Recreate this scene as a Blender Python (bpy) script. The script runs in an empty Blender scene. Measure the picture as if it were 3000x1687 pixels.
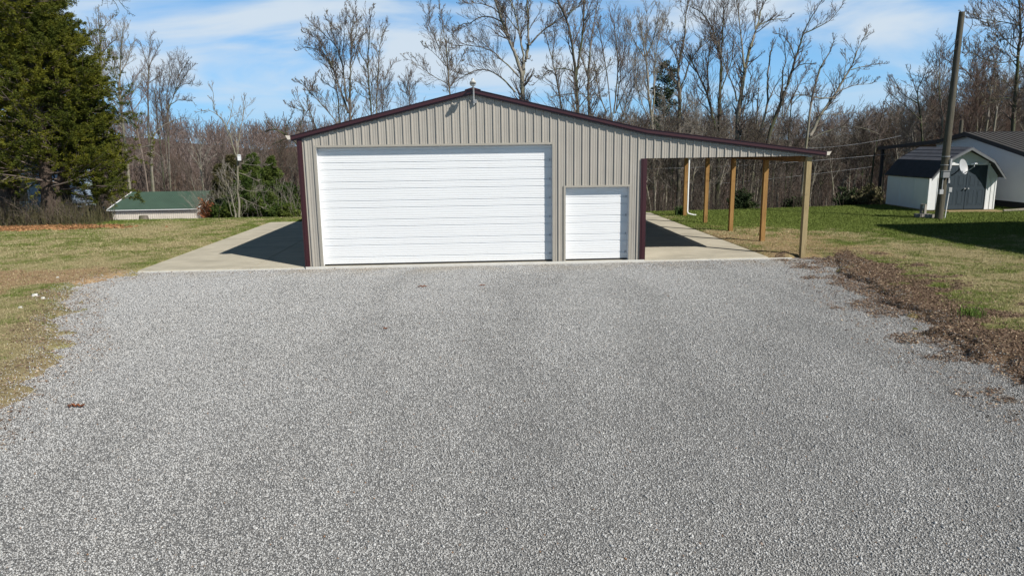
import bpy, math, random
import numpy as np
from mathutils import Vector, Matrix
R = math.radians
rng = np.random.default_rng(7)
random.seed(7)
scn = bpy.context.scene
COL = scn.collection

# ------------------------------------------------------------------ camera
FPX = 2080.57
CAM = np.array([4.92083, -20.41866, 3.30661]); YAW, PIT, ROL = 0.04739, 0.19625, -0.01411
FW = np.array([math.sin(YAW)*math.cos(PIT), math.cos(YAW)*math.cos(PIT), -math.sin(PIT)])
RT = np.array([math.cos(YAW), -math.sin(YAW), 0.0]); UP = np.cross(RT, FW)
RT2 = RT*math.cos(ROL)+UP*math.sin(ROL); UP2 = UP*math.cos(ROL)-RT*math.sin(ROL)
cd = bpy.data.cameras.new('camera'); cam = bpy.data.objects.new('camera', cd); COL.objects.link(cam)
cam.matrix_world = Matrix(((RT2[0], UP2[0], -FW[0], CAM[0]), (RT2[1], UP2[1], -FW[1], CAM[1]), (RT2[2], UP2[2], -FW[2], CAM[2]), (0, 0, 0, 1)))
cd.sensor_width = 36; cd.lens = FPX/3000*36; cd.clip_start = 0.1; cd.clip_end = 3000
scn.camera = cam

# ------------------------------------------------------------------ sky and sun
SUN = Vector((0.885, -0.875, 1.0)).normalized()
w = bpy.data.worlds.new('World'); scn.world = w; w.use_nodes = True
nt = w.node_tree; nt.nodes.clear()
N = nt.nodes.new; Lk = nt.links.new
out = N('ShaderNodeOutputWorld'); bg = N('ShaderNodeBackground'); Lk(bg.outputs[0], out.inputs[0])
sky = N('ShaderNodeTexSky'); sky.sky_type = 'NISHITA'; sky.sun_disc = False
sky.sun_elevation = math.asin(SUN.z); sky.sun_rotation = math.atan2(SUN.x, SUN.y)
sky.air_density = 1.0; sky.dust_density = 0.2; sky.ozone_density = 1.0; sky.altitude = 200
tc = N('ShaderNodeTexCoord'); sx = N('ShaderNodeSeparateXYZ'); Lk(tc.outputs['Generated'], sx.inputs[0])
def M_(op, a, b=None, c=None, clamp=False, nodes=None, links=None):
    n = nt.nodes.new('ShaderNodeMath'); n.operation = op; n.use_clamp = clamp
    for i, v in enumerate((a, b, c)):
        if v is None: continue
        if isinstance(v, (int, float)): n.inputs[i].default_value = v
        else: nt.links.new(v, n.inputs[i])
    return n.outputs[0]
cs = N('ShaderNodeCombineXYZ'); Lk(sx.outputs[0], cs.inputs[0]); Lk(sx.outputs[1], cs.inputs[1]); Lk(M_('ADD', M_('MULTIPLY', M_('MAXIMUM', sx.outputs[2], 0.0), 1.2), 0.30), cs.inputs[2]); Lk(cs.outputs[0], sky.inputs[0])
zc = M_('MAXIMUM', sx.outputs[2], 0.0)
def ramp(v, a, b, c, d, mode='SMOOTHSTEP'):
    n = N('ShaderNodeMapRange'); n.interpolation_type = mode; Lk(v, n.inputs['Value'])
    for k, x in zip(('From Min', 'From Max', 'To Min', 'To Max'), (a, b, c, d)): n.inputs[k].default_value = x
    return n.outputs[0]
def mixc(f, a, b):
    n = N('ShaderNodeMix'); n.data_type = 'RGBA'
    for i, v in ((0, f), (6, a), (7, b)):
        if isinstance(v, tuple): n.inputs[i].default_value = v
        elif isinstance(v, float): n.inputs[i].default_value = v
        else: Lk(v, n.inputs[i])
    return n.outputs[2]
gain = ramp(zc, 0.17, 0.50, 2.9, 0.30)
vm = N('ShaderNodeVectorMath'); vm.operation = 'SCALE'; Lk(sky.outputs[0], vm.inputs[0]); Lk(gain, vm.inputs['Scale'])
vt = N('ShaderNodeVectorMath'); vt.operation = 'MULTIPLY'; Lk(vm.outputs[0], vt.inputs[0]); vt.inputs[1].default_value = (0.66, 0.98, 1.03)
skyc = mixc(ramp(zc, 0.0, 0.17, 0.85, 0.0), vt.outputs[0], (3.9, 6.9, 9.4, 1))
zz = M_('ADD', zc, 0.20)
cb = N('ShaderNodeCombineXYZ'); Lk(M_('DIVIDE', sx.outputs[0], zz), cb.inputs[0]); Lk(M_('MULTIPLY', M_('DIVIDE', sx.outputs[1], zz), 1.35), cb.inputs[1]); cb.inputs[2].default_value = 4.4
n1 = N('ShaderNodeTexNoise'); n1.inputs['Scale'].default_value = 1.05; n1.inputs['Detail'].default_value = 8; n1.inputs['Roughness'].default_value = 0.5; n1.inputs['Distortion'].default_value = 0.5
Lk(cb.outputs[0], n1.inputs['Vector'])
cov = M_('MULTIPLY', M_('MULTIPLY', ramp(n1.outputs[0], 0.41, 0.64, 0.0, 0.95), ramp(zc, 0.035, 0.11, 0.35, 1.0)), ramp(zc, 0.20, 0.45, 1.0, 0.06))
Lk(mixc(cov, skyc, (7.2, 8.3, 9.4, 1)), bg.inputs[0]); bg.inputs[1].default_value = 0.085
sd = bpy.data.lights.new('sun', 'SUN'); sd.energy = 5.0; sd.angle = R(0.53); sd.color = (1.0, 0.955, 0.88)
so = bpy.data.objects.new('sun', sd); COL.objects.link(so); so.location = (30, -30, 40)
so.rotation_euler = SUN.to_track_quat('Z', 'Y').to_euler()
scn.view_settings.view_transform = 'Standard'; scn.view_settings.look = 'None'; scn.view_settings.exposure = 0.1; scn.view_settings.gamma = 1
scn.render.engine = 'CYCLES'; scn.cycles.max_bounces = 6; scn.cycles.transparent_max_bounces = 8

# ------------------------------------------------------------------ helpers
def ray(u, v):
    return FW*FPX + RT2*(u-1500) - UP2*(v-843.5)
def onz(u, v, z=0.0):
    d = ray(u, v); return CAM + d*(z-CAM[2])/d[2]
def ony(u, v, y):
    d = ray(u, v); return CAM + d*(y-CAM[1])/d[1]
def onx(u, v, x):
    d = ray(u, v); return CAM + d*(x-CAM[0])/d[0]
def sm(a, b, x):
    t = np.clip((x-a)/(b-a), 0, 1); return t*t*(3-2*t)
_lat = np.random.default_rng(3).random((256, 256))
def vnoise(x, y):
    x = np.asarray(x, float); y = np.asarray(y, float)
    xi = np.floor(x).astype(int); yi = np.floor(y).astype(int); fx = x-xi; fy = y-yi
    fx = fx*fx*(3-2*fx); fy = fy*fy*(3-2*fy)
    a = _lat[xi & 255, yi & 255]; b = _lat[(xi+1) & 255, yi & 255]; c = _lat[xi & 255, (yi+1) & 255]; d = _lat[(xi+1) & 255, (yi+1) & 255]
    return (a*(1-fx)+b*fx)*(1-fy)+(c*(1-fx)+d*fx)*fy
def fbm(x, y, o=4):
    s = 0; a = .5
    for i in range(o):
        s = s+a*vnoise(x*2**i+i*17.3, y*2**i+i*9.1); a *= .5
    return s/(1-.5**o)

def tag(o, label=None, cat=None, group=None, kind=None):
    if label: o['label'] = label
    if cat: o['category'] = cat
    if group: o['group'] = group
    if kind: o['kind'] = kind
    return o
def mesh_np(name, V, F, mat=None, parent=None, smooth=False, col=None, mats=None, midx=None):
    """V (n,3); F list of arrays each (m,k)"""
    V = np.asarray(V, np.float32); me = bpy.data.meshes.new(name)
    if isinstance(F, np.ndarray): F = [F]
    F = [f for f in F if len(f)]
    loops = np.concatenate([f.ravel() for f in F]).astype(np.int32)
    tot = np.concatenate([np.full(len(f), f.shape[1], np.int32) for f in F])
    st = np.concatenate([[0], np.cumsum(tot)[:-1]]).astype(np.int32)
    me.vertices.add(len(V)); me.vertices.foreach_set('co', V.ravel())
    me.loops.add(len(loops)); me.loops.foreach_set('vertex_index', loops)
    me.polygons.add(len(tot)); me.polygons.foreach_set('loop_start', st); me.polygons.foreach_set('loop_total', tot)
    if smooth: me.polygons.foreach_set('use_smooth', np.ones(len(tot), bool))
    if mats:
        for m in mats: me.materials.append(m)
        if midx is not None: me.polygons.foreach_set('material_index', np.asarray(midx, np.int32))
    elif mat: me.materials.append(mat)
    if col is not None:
        at = me.color_attributes.new('mask', 'FLOAT_COLOR', 'POINT')
        c4 = np.ones((len(V), 4), np.float32); c4[:, :col.shape[1]] = col
        at.data.foreach_set('color', c4.ravel())
    me.update(calc_edges=True); me.validate()
    o = bpy.data.objects.new(name, me); COL.objects.link(o)
    if parent: o.parent = parent
    return o
class MB:
    """collects simple solids into one mesh"""
    def __init__(s): s.v = []; s.f = []
    def add(s, vs, fs):
        b = len(s.v); s.v += [tuple(map(float, v)) for v in vs]; s.f += [tuple(i+b for i in f) for f in fs]; return s
    def box(s, a, b, T=None):
        x0, y0, z0 = a; x1, y1, z1 = b
        vs = [(x0, y0, z0), (x1, y0, z0), (x1, y1, z0), (x0, y1, z0), (x0, y0, z1), (x1, y0, z1), (x1, y1, z1), (x0, y1, z1)]
        if T: vs = [T(v) for v in vs]
        return s.add(vs, [(0, 3, 2, 1), (4, 5, 6, 7), (0, 1, 5, 4), (1, 2, 6, 5), (2, 3, 7, 6), (3, 0, 4, 7)])
    def prism(s, pts, d, T=None):
        """pts: list of 3d points polygon; d: extrusion vector"""
        n = len(pts); d = Vector(d); vs = [Vector(p) for p in pts]+[Vector(p)+d for p in pts]
        if T: vs = [T(v) for v in vs]
        return s.add(vs, [tuple(range(n))[::-1], tuple(range(n, 2*n))]+[(i, (i+1) % n, (i+1) % n+n, i+n) for i in range(n)])
    def tube(s, pts, rad, k=10, cap=True):
        pts = [Vector(p) for p in pts]; n = len(pts)
        if isinstance(rad, (int, float)): rad = [rad]*n
        b = len(s.v); vs = []; up = None
        for i, p in enumerate(pts):
            t = (pts[min(i+1, n-1)]-pts[max(i-1, 0)]).normalized()
            if up is None:
                up = t.orthogonal().normalized()
            else:
                up = (up - t*up.dot(t)).normalized()
            sd_ = t.cross(up)
            for j in range(k):
                a = 2*math.pi*j/k; vs.append(p+(up*math.cos(a)+sd_*math.sin(a))*rad[i])
        fs = [(i*k+j, i*k+(j+1) % k, (i+1)*k+(j+1) % k, (i+1)*k+j) for i in range(n-1) for j in range(k)]
        if cap: fs += [tuple(range(k))[::-1], tuple(range((n-1)*k, n*k))]
        return s.add(vs, fs)
    def build(s, name, mat, parent=None, smooth=False, bevel=0, T=None):
        me = bpy.data.meshes.new(name); vs = s.v if not T else [tuple(T(Vector(v))) for v in s.v]
        me.from_pydata(vs, [], s.f); me.materials.append(mat); me.update()
        if smooth:
            me.polygons.foreach_set('use_smooth', [True]*len(me.polygons)); me.set_sharp_from_angle(angle=R(40))
        o = bpy.data.objects.new(name, me); COL.objects.link(o)
        if parent: o.parent = parent
        if bevel:
            m = o.modifiers.new('bevel', 'BEVEL'); m.width = bevel; m.segments = 1; m.limit_method = 'ANGLE'
        return o
def thing(name, loc, label, cat, group=None):
    o = bpy.data.objects.new(name, None); COL.objects.link(o); o.location = loc; o.empty_display_size = .3
    return tag(o, label, cat, group)
def adopt(root):
    """children were built in world coordinates: keep them there"""
    iv = Matrix.Translation(-Vector(root.location))
    for c in root.children: c.data.transform(iv) if c.data.users == 1 else None
def part(mb, name, mat, root, **k):
    return mb.build(name, mat, root, T=lambda v: v-Vector(root.location), **k)

# ------------------------------------------------------------------ materials
class G:
    def __init__(s, name):
        s.m = bpy.data.materials.new(name); s.m.use_nodes = True; s.t = s.m.node_tree; s.t.nodes.clear()
        s.o = s.n('ShaderNodeOutputMaterial'); s.p = s.n('ShaderNodeBsdfPrincipled'); s.l(s.p.outputs[0], s.o.inputs[0])
        s.tc = s.n('ShaderNodeTexCoord')
    def n(s, t): return s.t.nodes.new(t)
    def l(s, a, b): s.t.links.new(a, b)
    def val(s, v, i):
        if isinstance(v, (int, float)): i.default_value = v
        elif isinstance(v, tuple): i.default_value = v if len(v) == 4 else v+(1,)
        else: s.l(v, i)
    def math(s, op, a, b=None, clamp=False):
        n = s.n('ShaderNodeMath'); n.operation = op; n.use_clamp = clamp; s.val(a, n.inputs[0])
        if b is not None: s.val(b, n.inputs[1])
        return n.outputs[0]
    def noise(s, scale, detail=4, rough=.55, vec=None, stretch=None, dist=0):
        n = s.n('ShaderNodeTexNoise'); n.inputs['Scale'].default_value = scale; n.inputs['Detail'].default_value = detail; n.inputs['Roughness'].default_value = rough; n.inputs['Distortion'].default_value = dist
        v = vec or s.tc.outputs['Object']
        if stretch:
            mp = s.n('ShaderNodeMapping'); mp.inputs['Scale'].default_value = stretch; s.l(v, mp.inputs[0]); v = mp.outputs[0]
        s.l(v, n.inputs['Vector']); return n.outputs[0]
    def vor(s, scale, feat='F1', out='Distance', vec=None, rand=1):
        n = s.n('ShaderNodeTexVoronoi'); n.feature = feat; n.inputs['Scale'].default_value = scale; n.inputs['Randomness'].default_value = rand
        s.l(vec or s.tc.outputs['Object'], n.inputs['Vector']); return n.outputs[out]
    def rng(s, v, a, b, c=0., d=1.):
        n = s.n('ShaderNodeMapRange'); s.val(v, n.inputs[0])
        for i, x in enumerate((a, b, c, d)): n.inputs[i+1].default_value = x
        return n.outputs[0]
    def mix(s, f, a, b, mode='MIX'):
        n = s.n('ShaderNodeMix'); n.data_type = 'RGBA'; n.blend_type = mode; s.val(f, n.inputs[0]); s.val(a, n.inputs[6]); s.val(b, n.inputs[7]); return n.outputs[2]
    def bump(s, h, strength=.5, dist=.01):
        n = s.n('ShaderNodeBump'); n.inputs['Strength'].default_value = strength; n.inputs['Distance'].default_value = dist; s.l(h, n.inputs['Height']); s.l(n.outputs[0], s.p.inputs['Normal'])
    def base(s, c): s.val(c, s.p.inputs['Base Color'])
    def rough(s, r, spec=.5, metal=0.):
        s.val(r, s.p.inputs['Roughness']); s.p.inputs['Specular IOR Level'].default_value = spec; s.p.inputs['Metallic'].default_value = metal
def sc(c, k): return tuple(x*k for x in c)
def painted(name, c, rough=.45, var=.12, nscale=1.5, dirt=None, streak=None, spec=.4, bump=0):
    g = G(name); f = g.noise(nscale, 5, .6); f2 = g.noise(nscale*14, 3, .6)
    col = g.mix(g.rng(f, .3, .7), sc(c, 1-var), sc(c, 1+var*.6))
    col = g.mix(g.rng(f2, .55, .8, 0, .35), col, sc(c, .8))
    if streak:
        s_ = g.noise(1, 4, .6, stretch=(streak, streak, .35)); col = g.mix(g.rng(s_, .5, .78, 0, .45), col, dirt or sc(c, .6))
    g.base(col); g.rough(rough, spec)
    if bump: g.bump(f2, .3, bump)
    return g.m
def wood(name, c1, c2, axis=(18, 18, 1.1), rough=.8):
    g = G(name); f = g.noise(1, 6, .65, stretch=axis, dist=1.2); k = g.noise(3, 3, .5)
    col = g.mix(g.rng(f, .3, .72), c1, c2); col = g.mix(g.rng(k, .62, .8, 0, .7), col, sc(c1, .45)); g.base(col); g.rough(rough, .2); g.bump(f, .5, .006); return g.m
def bark(name, c1, c2, moss=None, mossamt=.0):
    g = G(name); f = g.noise(1, 5, .65, stretch=(9, 9, 2.2)); big = g.noise(.9, 3, .5)
    col = g.mix(g.rng(f, .32, .68), c1, c2)
    if moss: col = g.mix(g.rng(big, .5-mossamt*.3, .75-mossamt*.3, 0, .8), col, moss)
    g.base(col); g.rough(.95, .15); g.bump(f, .7, .03); return g.m
MAT = {}
MAT['tan'] = painted('tan_metal', (.375, .345, .30), .42, .07, 1.3, dirt=(.22, .21, .2), streak=5)
MAT['tantrim'] = painted('tan_trim', (.36, .33, .28), .42, .06)
MAT['maroon'] = painted('maroon_metal', (.047, .014, .017), .36, .12, spec=.4)
MAT['white'] = painted('white_paint', (.78, .79, .80), .5, .03, 2.)
MAT['doorwhite'] = painted('door_white', (.735, .74, .745), .42, .02, .8)
MAT['rubber'] = painted('black_rubber', (.02, .02, .02), .8)
MAT['galv'] = painted('galvanized', (.42, .43, .44), .45, .15)
MAT['dark'] = painted('dark_metal', (.03, .03, .032), .5)
MAT['grey'] = painted('grey_box', (.25, .26, .27), .5, .15)
MAT['newwood'] = wood('treated_wood', (.20, .105, .035), (.40, .235, .085))
MAT['oldwood'] = wood('weathered_post', (.24, .18, .09), (.41, .32, .175))
MAT['beamwood'] = wood('beam_wood', (.15, .08, .03), (.26, .15, .06), axis=(1.1, 18, 18))
MAT['polewood'] = wood('pole_wood', (.055, .050, .036), (.14, .125, .095), axis=(22, 22, 1.2))
MAT['glass'] = painted('lamp_glass', (.6, .62, .6), .2)
MAT['barkpale'] = bark('pale_bark', (.17, .15, .125), (.33, .30, .255), (.17, .17, .09), .3)
MAT['barkgrey'] = bark('grey_bark', (.11, .095, .08), (.23, .20, .17), (.10, .115, .05), .25)
MAT['barkdark'] = bark('dark_bark', (.055, .047, .04), (.12, .105, .09), (.07, .09, .03), .35)
MAT['barkwarm'] = bark('warm_bark', (.13, .10, .08), (.26, .21, .17))
MAT['barkcedar'] = bark('cedar_bark', (.045, .033, .027), (.10, .075, .06))
def twigm(name, c1, c2):
    g = G(name); gi = g.n('ShaderNodeNewGeometry'); g.base(g.mix(gi.outputs['Random Per Island'], c1, c2)); g.rough(.9, .1); return g.m
MAT['twig'] = twigm('twig_brown', (.10, .078, .066), (.21, .17, .145))
MAT['twigdark'] = twigm('twig_dark', (.045, .036, .031), (.12, .098, .082))
MAT['twigred'] = twigm('twig_red', (.13, .085, .07), (.20, .14, .115))
MAT['twigpale'] = twigm('twig_pale', (.19, .165, .14), (.34, .31, .27))
def leafm(name, c1, c2, c3, scale=.8, rough=.75):
    g = G(name); gi = g.n('ShaderNodeNewGeometry'); n = g.noise(scale, 3, .5)
    col = g.mix(gi.outputs['Random Per Island'], c1, c2); col = g.mix(g.rng(n, .42, .62, 0, .75), col, c3)
    g.base(col); g.rough(rough, .2); return g.m
MAT['cedar'] = leafm('cedar_foliage', (.028, .040, .006), (.085, .100, .010), (.150, .145, .012))
MAT['cedarmid'] = leafm('young_cedar_foliage', (.022, .045, .012), (.07, .11, .02), (.12, .15, .03))
MAT['cedarbrown'] = leafm('bronze_cedar_foliage', (.03, .045, .016), (.085, .085, .03), (.12, .10, .045))
MAT['pine'] = leafm('pine_foliage', (.02, .035, .02), (.05, .075, .04), (.07, .09, .045))
MAT['bud'] = leafm('spring_buds', (.16, .15, .06), (.24, .21, .10), (.20, .14, .10))
MAT['shrub'] = leafm('shrub_foliage', (.02, .035, .015), (.05, .075, .03), (.07, .09, .03))
MAT['weed'] = leafm('weed_stalks', (.06, .065, .025), (.19, .16, .09), (.10, .10, .045))
MAT['rust'] = painted('rusty_metal', (.24, .085, .035), .8, .4, 6)

# ------------------------------------------------------------------ terrain
def crest(x):
    return np.where(x < 4, 14.1-0.1*np.clip(x+6, 0, 8), 14.0+sm(14, 30, x)*1.6+sm(28, 45, x)*8)
SLAB_L = (-4.75, 0.0, 0.0, 13.3); SLAB_R = (9.754, 0.0, 13.5, 14.6)
def terr0(x, y):
    x = np.asarray(x, float); y = np.asarray(y, float)
    s = np.maximum(y-crest(x), 0); k = .125+.16*sm(-8, 12, x)-.06*sm(24, 60, x)
    z = -k*(np.sqrt(s*s+9)-3)
    flo = -6.0-4.5*sm(-20, 15, x); z = flo*np.tanh(z/flo)
    hill = 5.0+2.0*sm(60, 200, x)+1.6*np.sin(x/27.+.6)+.7*np.sin(x/11.)+1.6*sm(-60, -110, x)-.8*sm(-40, -20, x)*sm(80, 20, x)
    z = z+sm(95, 235, y)*(hill-flo)*(1-.35*sm(240, 330, y))+(fbm(x/16., y/16., 3)-.5)*4.*sm(150, 220, y)
    z = z+(fbm(x/14., y/14., 3)-.5)*1.2*sm(3, 22, s)
    return z
DRIVE_PX = [(384, 801), (330, 812), (255, 830), (190, 862), (215, 900), (150, 935), (165, 985), (150, 1040), (95, 1100), (40, 1155), (0, 1185)]
DRIVE_PXR = [(2440, 752), (2470, 775), (2500, 815), (2570, 865), (2640, 905), (2720, 950), (2790, 1000), (2880, 1045), (3000, 1110)]
dl = [onz(u, v, -.05)[:2] for u, v in DRIVE_PX]; dr = [onz(u, v, -.05)[:2] for u, v in DRIVE_PXR]
dr[0] = np.array([15.2, -.1])
dl2 = [dl[-1]+np.array([.4, -1.5]), dl[-1]+np.array([.3, -4.]), np.array([-3, -22.]), np.array([-4, -45.])]
dr2 = [dr[-1]+np.array([-.3, -2.]), dr[-1]+np.array([.3, -6.]), np.array([16, -45.])]
DRIVE = np.array([(-4.75, .3)]+dl+dl2+dr2[::-1]+dr[::-1]+[(14.4, .3)])
def sdist(x, y, P):
    """signed distance, negative inside polygon"""
    x = np.asarray(x, float); y = np.asarray(y, float)
    d = np.full(x.shape, 1e9); ins = np.zeros(x.shape, bool); n = len(P)
    for i in range(n):
        ax, ay = P[i]; bx, by = P[(i+1) % n]; ex, ey = bx-ax, by-ay
        t = np.clip(((x-ax)*ex+(y-ay)*ey)/(ex*ex+ey*ey+1e-12), 0, 1)
        d = np.minimum(d, np.hypot(x-ax-t*ex, y-ay-t*ey))
        c = ((ay > y) != (by > y)) & (x < (bx-ax)*(y-ay)/(by-ay+1e-12)+ax); ins ^= c
    return np.where(ins, -d, d)
def rectd(x, y, r):
    dx = np.maximum(r[0]-x, x-r[2]); dy = np.maximum(r[1]-y, y-r[3]); return np.maximum(dx, dy)
DEB_PX = [(2350, 745), (2480, 738), (2600, 770), (2720, 820), (2850, 885), (2950, 960), (3060, 1040), (3060, 1160), (2900, 1060), (2790, 1008), (2640, 915), (2560, 865), (2480, 815), (2420, 770)]
DEB = np.array([onz(u, v, .05)[:2] for u, v in DEB_PX])
def masks(x, y):
    sdv = sdist(x, y, DRIVE); n1_ = fbm(x*1.3, y*1.3, 4)-.5; n3_ = fbm(x*3.1+7, y*4.3, 4)-.5; n2_ = fbm(x*.35+40, y*.35, 3)-.5
    left = x < 4
    deb = sm(.35, -.35, sdist(x, y, DEB)+n1_*3.0+n3_*1.5)
    debl = sm(.9, .1, np.abs(sdv)+n1_*1.5)*left*sm(-1.0, -3., y)*.45
    clay = sm(1.9, .6, np.hypot((x+7.6)/2.6, (y+.9)/1.0)+n1_*1.2)*1.0
    clay = np.maximum(clay, sm(1.6, .5, np.hypot((x+8.5)/2.2, (y+3.2)/1.3)+n1_*1.8)*.8)
    clay = np.maximum(clay, sm(.7, .2, np.abs(sdv)+n1_*1.2)*(~left)*.55)
    clay = np.maximum(clay, sm(2., .3, np.hypot((x-15.)/2.2, (y-3.)/4.)+n1_*2.)*.6)
    deb = np.maximum(deb, debl)
    # green patches
    g = .36+n2_*1.2+n1_*1.0+n3_*1.3
    g = g+.95*sm(11, 15, x)*sm(5.5, 9.0, y+n1_*3+.45*np.clip(x-15, 0, 9))+.25*sm(17, 21, x)*sm(-3, 2, y)
    g = g+.20*sm(13, 17, x)*sm(-10, -4, y)
    g = g+.3*sm(1.4, .2, rectd(x, y, SLAB_L))*left+.25*sm(-9, -6.5, x)*sm(4, 9, y)*left
    g = g+.6*sm(2.0, .6, np.hypot((x+13.5)/3., (y-14.6)/1.0))+.5*sm(2., .5, np.hypot((x+10)/4., (y-16.6)/1.))
    g = g-.08*left
    g = g-.6*sm(15, 21, y)
    leaf = sm(1.5, .6, np.hypot((x+16.5)/5., (y-12.2)/.9)+n1_*1.2)
    deb = np.maximum(deb, sm(16.5, 20, y)*.95)
    return np.clip(g, 0, 1), np.clip(deb, 0, 1), np.clip(clay, 0, 1), leaf, sdv
def gz(x, y):
    x = np.asarray(x, float); y = np.asarray(y, float)
    z = terr0(x, y); g, deb, clay, leaf, sdv = masks(x, y)
    e = sdv+(fbm(x*2.2+5, y*2.2, 4)-.5)*1.1
    rim = sm(-.3, .25, e)
    near = sm(2.5, 0.5, y)
    z = z+.035*sm(-.05, .3, np.minimum(rectd(x, y, SLAB_L), rectd(x, y, SLAB_R)))
    z = np.where(y < 14.7, z+(fbm(x*1.1, y*1.1, 3)-.5)*.05, z)
    z = z*rim+(-.13)*(1-rim)
    z = z+deb*rim*sm(15, 10, y)*(.03+(fbm(x*4.5, y*4.5, 4)-.5)*.08)
    ins = np.minimum(np.minimum(rectd(x, y, SLAB_L), rectd(x, y, SLAB_R)), rectd(x, y, (0, 0, 9.754, 12.6)))
    z = np.where(ins < .0, -.2, np.where(ins < .15, np.minimum(z, .015), z))
    return z
def axis_pts(segs):
    a = []
    for s0, s1, st in segs: a.append(np.arange(s0, s1-1e-6, st))
    a.append([segs[-1][1]]); return np.concatenate(a)
gx = axis_pts([(-330, -60, 10), (-60, -24, 2), (-24, -9, .35), (-9, 0, .09), (0, 11, .4), (11, 20, .09), (20, 34, .35), (34, 70, 2), (70, 350, 10)])
gy = axis_pts([(-60, -24, 2), (-24, -15, .3), (-15, 0.6, .09), (.6, 17, .22), (17, 40, .8), (40, 100, 3), (100, 340, 8)])
XX, YY = np.meshgrid(gx, gy, indexing='ij')
ZZ = gz(XX, YY); gm, dm, cm, lm, sdv = masks(XX, YY)
nx, ny = XX.shape; idx = np.arange(nx*ny).reshape(nx, ny)
quads = np.stack([idx[:-1, :-1].ravel(), idx[1:, :-1].ravel(), idx[1:, 1:].ravel(), idx[:-1, 1:].ravel()], 1)
g = G('lawn_ground'); at = g.n('ShaderNodeVertexColor'); at.layer_name = 'mask'; sp = g.n('ShaderNodeSeparateColor'); g.l(at.outputs[0], sp.inputs[0])
hf = g.noise(9, 6, .7); hf2 = g.noise(42, 4, .7); mf = g.noise(1.6, 5, .65)
dry = g.mix(g.rng(hf2, .3, .7), (.23, .195, .09), (.46, .39, .22))
grn = g.mix(g.rng(hf2, .3, .7), (.080, .112, .022), (.19, .235, .055))
f = g.math('ADD', sp.outputs[0], g.math('MULTIPLY', g.math('SUBTRACT', hf, .5), 1.5))
f = g.rng(g.math('ADD', f, g.math('MULTIPLY', g.math('SUBTRACT', mf, .5), .9)), .12, .95)
col = g.mix(f, dry, grn)
dirt = g.mix(g.rng(hf2, .35, .65), (.10, .065, .045), (.26, .18, .12))
litter = g.mix(g.rng(hf, .35, .65), (.10, .07, .05), (.27, .20, .135))
clayc = g.mix(g.rng(hf, .35, .68), (.30, .19, .10), (.46, .33, .20))
cf = g.rng(g.math('ADD', sp.outputs[2], g.math('MULTIPLY', g.math('SUBTRACT', hf, .5), 1.3)), .3, .7)
col = g.mix(cf, col, clayc)
df = g.rng(g.math('ADD', sp.outputs[1], g.math('MULTIPLY', g.math('SUBTRACT', hf, .5), .9)), .3, .7)
col = g.mix(df, col, g.mix(g.rng(mf, .4, .6), litter, dirt))
lf = g.rng(g.math('ADD', at.outputs[1], g.math('MULTIPLY', g.math('SUBTRACT', hf, .5), .6)), .3, .7)
col = g.mix(lf, col, g.mix(g.rng(hf2, .4, .65), (.12, .06, .03), (.42, .22, .10)))
wf = g.n('ShaderNodeSeparateXYZ'); g.l(g.tc.outputs['Object'], wf.inputs[0]); col = g.mix(g.rng(wf.outputs[1], 17., 21.), col, g.mix(g.rng(hf, .35, .65), (.045, .032, .024), (.15, .108, .08)))  # wood floor leaf litter, with the shade under the trees darkened into its colour
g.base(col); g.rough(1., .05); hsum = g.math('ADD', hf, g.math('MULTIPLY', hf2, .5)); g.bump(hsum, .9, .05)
c4 = np.stack([gm.ravel(), dm.ravel(), cm.ravel(), lm.ravel()], 1)
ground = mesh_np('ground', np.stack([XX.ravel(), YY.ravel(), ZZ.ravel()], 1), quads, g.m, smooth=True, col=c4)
tag(ground, kind='structure')

# ------------------------------------------------------------------ gravel drive
g = G('gravel')
v1 = g.vor(30, 'F1', 'Color'); vd = g.vor(30, 'DISTANCE_TO_EDGE'); v2 = g.vor(75, 'F1', 'Color'); vd2 = g.vor(75, 'DISTANCE_TO_EDGE')
bn = g.n('ShaderNodeRGBToBW'); g.l(v1, bn.inputs[0]); bn2 = g.n('ShaderNodeRGBToBW'); g.l(v2, bn2.inputs[0])
big = g.noise(.45, 4, .6); tr = g.noise(.5, 3, .5, stretch=(1.6, .25, 1))
c = g.mix(g.rng(bn.outputs[0], .2, .8), (.40, .398, .393), (.55, .547, .54))
c = g.mix(.45, c, g.mix(g.rng(bn2.outputs[0], .2, .8), (.37, .368, .363), (.58, .577, .57)))
c = g.mix(g.rng(vd, 0, .12, .75, 0), c, (.15, .15, .15)); c = g.mix(g.rng(vd2, 0, .1, .5, 0), c, (.17, .17, .17))
tr = g.noise(.33, 4, .6, stretch=(1.5, .45, 1)); sxx = g.n('ShaderNodeSeparateXYZ'); g.l(g.tc.outputs['Object'], sxx.inputs[0])
tone = g.math('SUBTRACT', g.math('ADD', tr, g.math('MULTIPLY', g.math('SUBTRACT', sxx.outputs[0], 4.), .012)), g.rng(sxx.outputs[1], -8, -1, 0, .10)); c = g.mix(g.rng(tone, .46, .68, 0, .30), c, (.20, .20, .20)); c = g.mix(g.rng(tone, .46, .30, 0, .35), c, (.50, .50, .50))
sx_ = g.n('ShaderNodeSeparateXYZ'); g.l(g.tc.outputs['Object'], sx_.inputs[0])
ed = g.math('MULTIPLY', g.rng(sx_.outputs[1], -1.6, 0, 0, 1), g.rng(g.noise(.8, 4, .6), .42, .62)); c = g.mix(g.math('MULTIPLY', ed, .6), c, (.42, .37, .30))
g.base(c); g.rough(.95, .15); g.bump(g.math('ADD', g.rng(vd, 0, .25), g.math('MULTIPLY', g.rng(vd2, 0, .2), .5)), 1., .022)
gdx = axis_pts([(-14, 24, .25)]); gdy = axis_pts([(-45, -20, 1.), (-20, .12, .25)])
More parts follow.
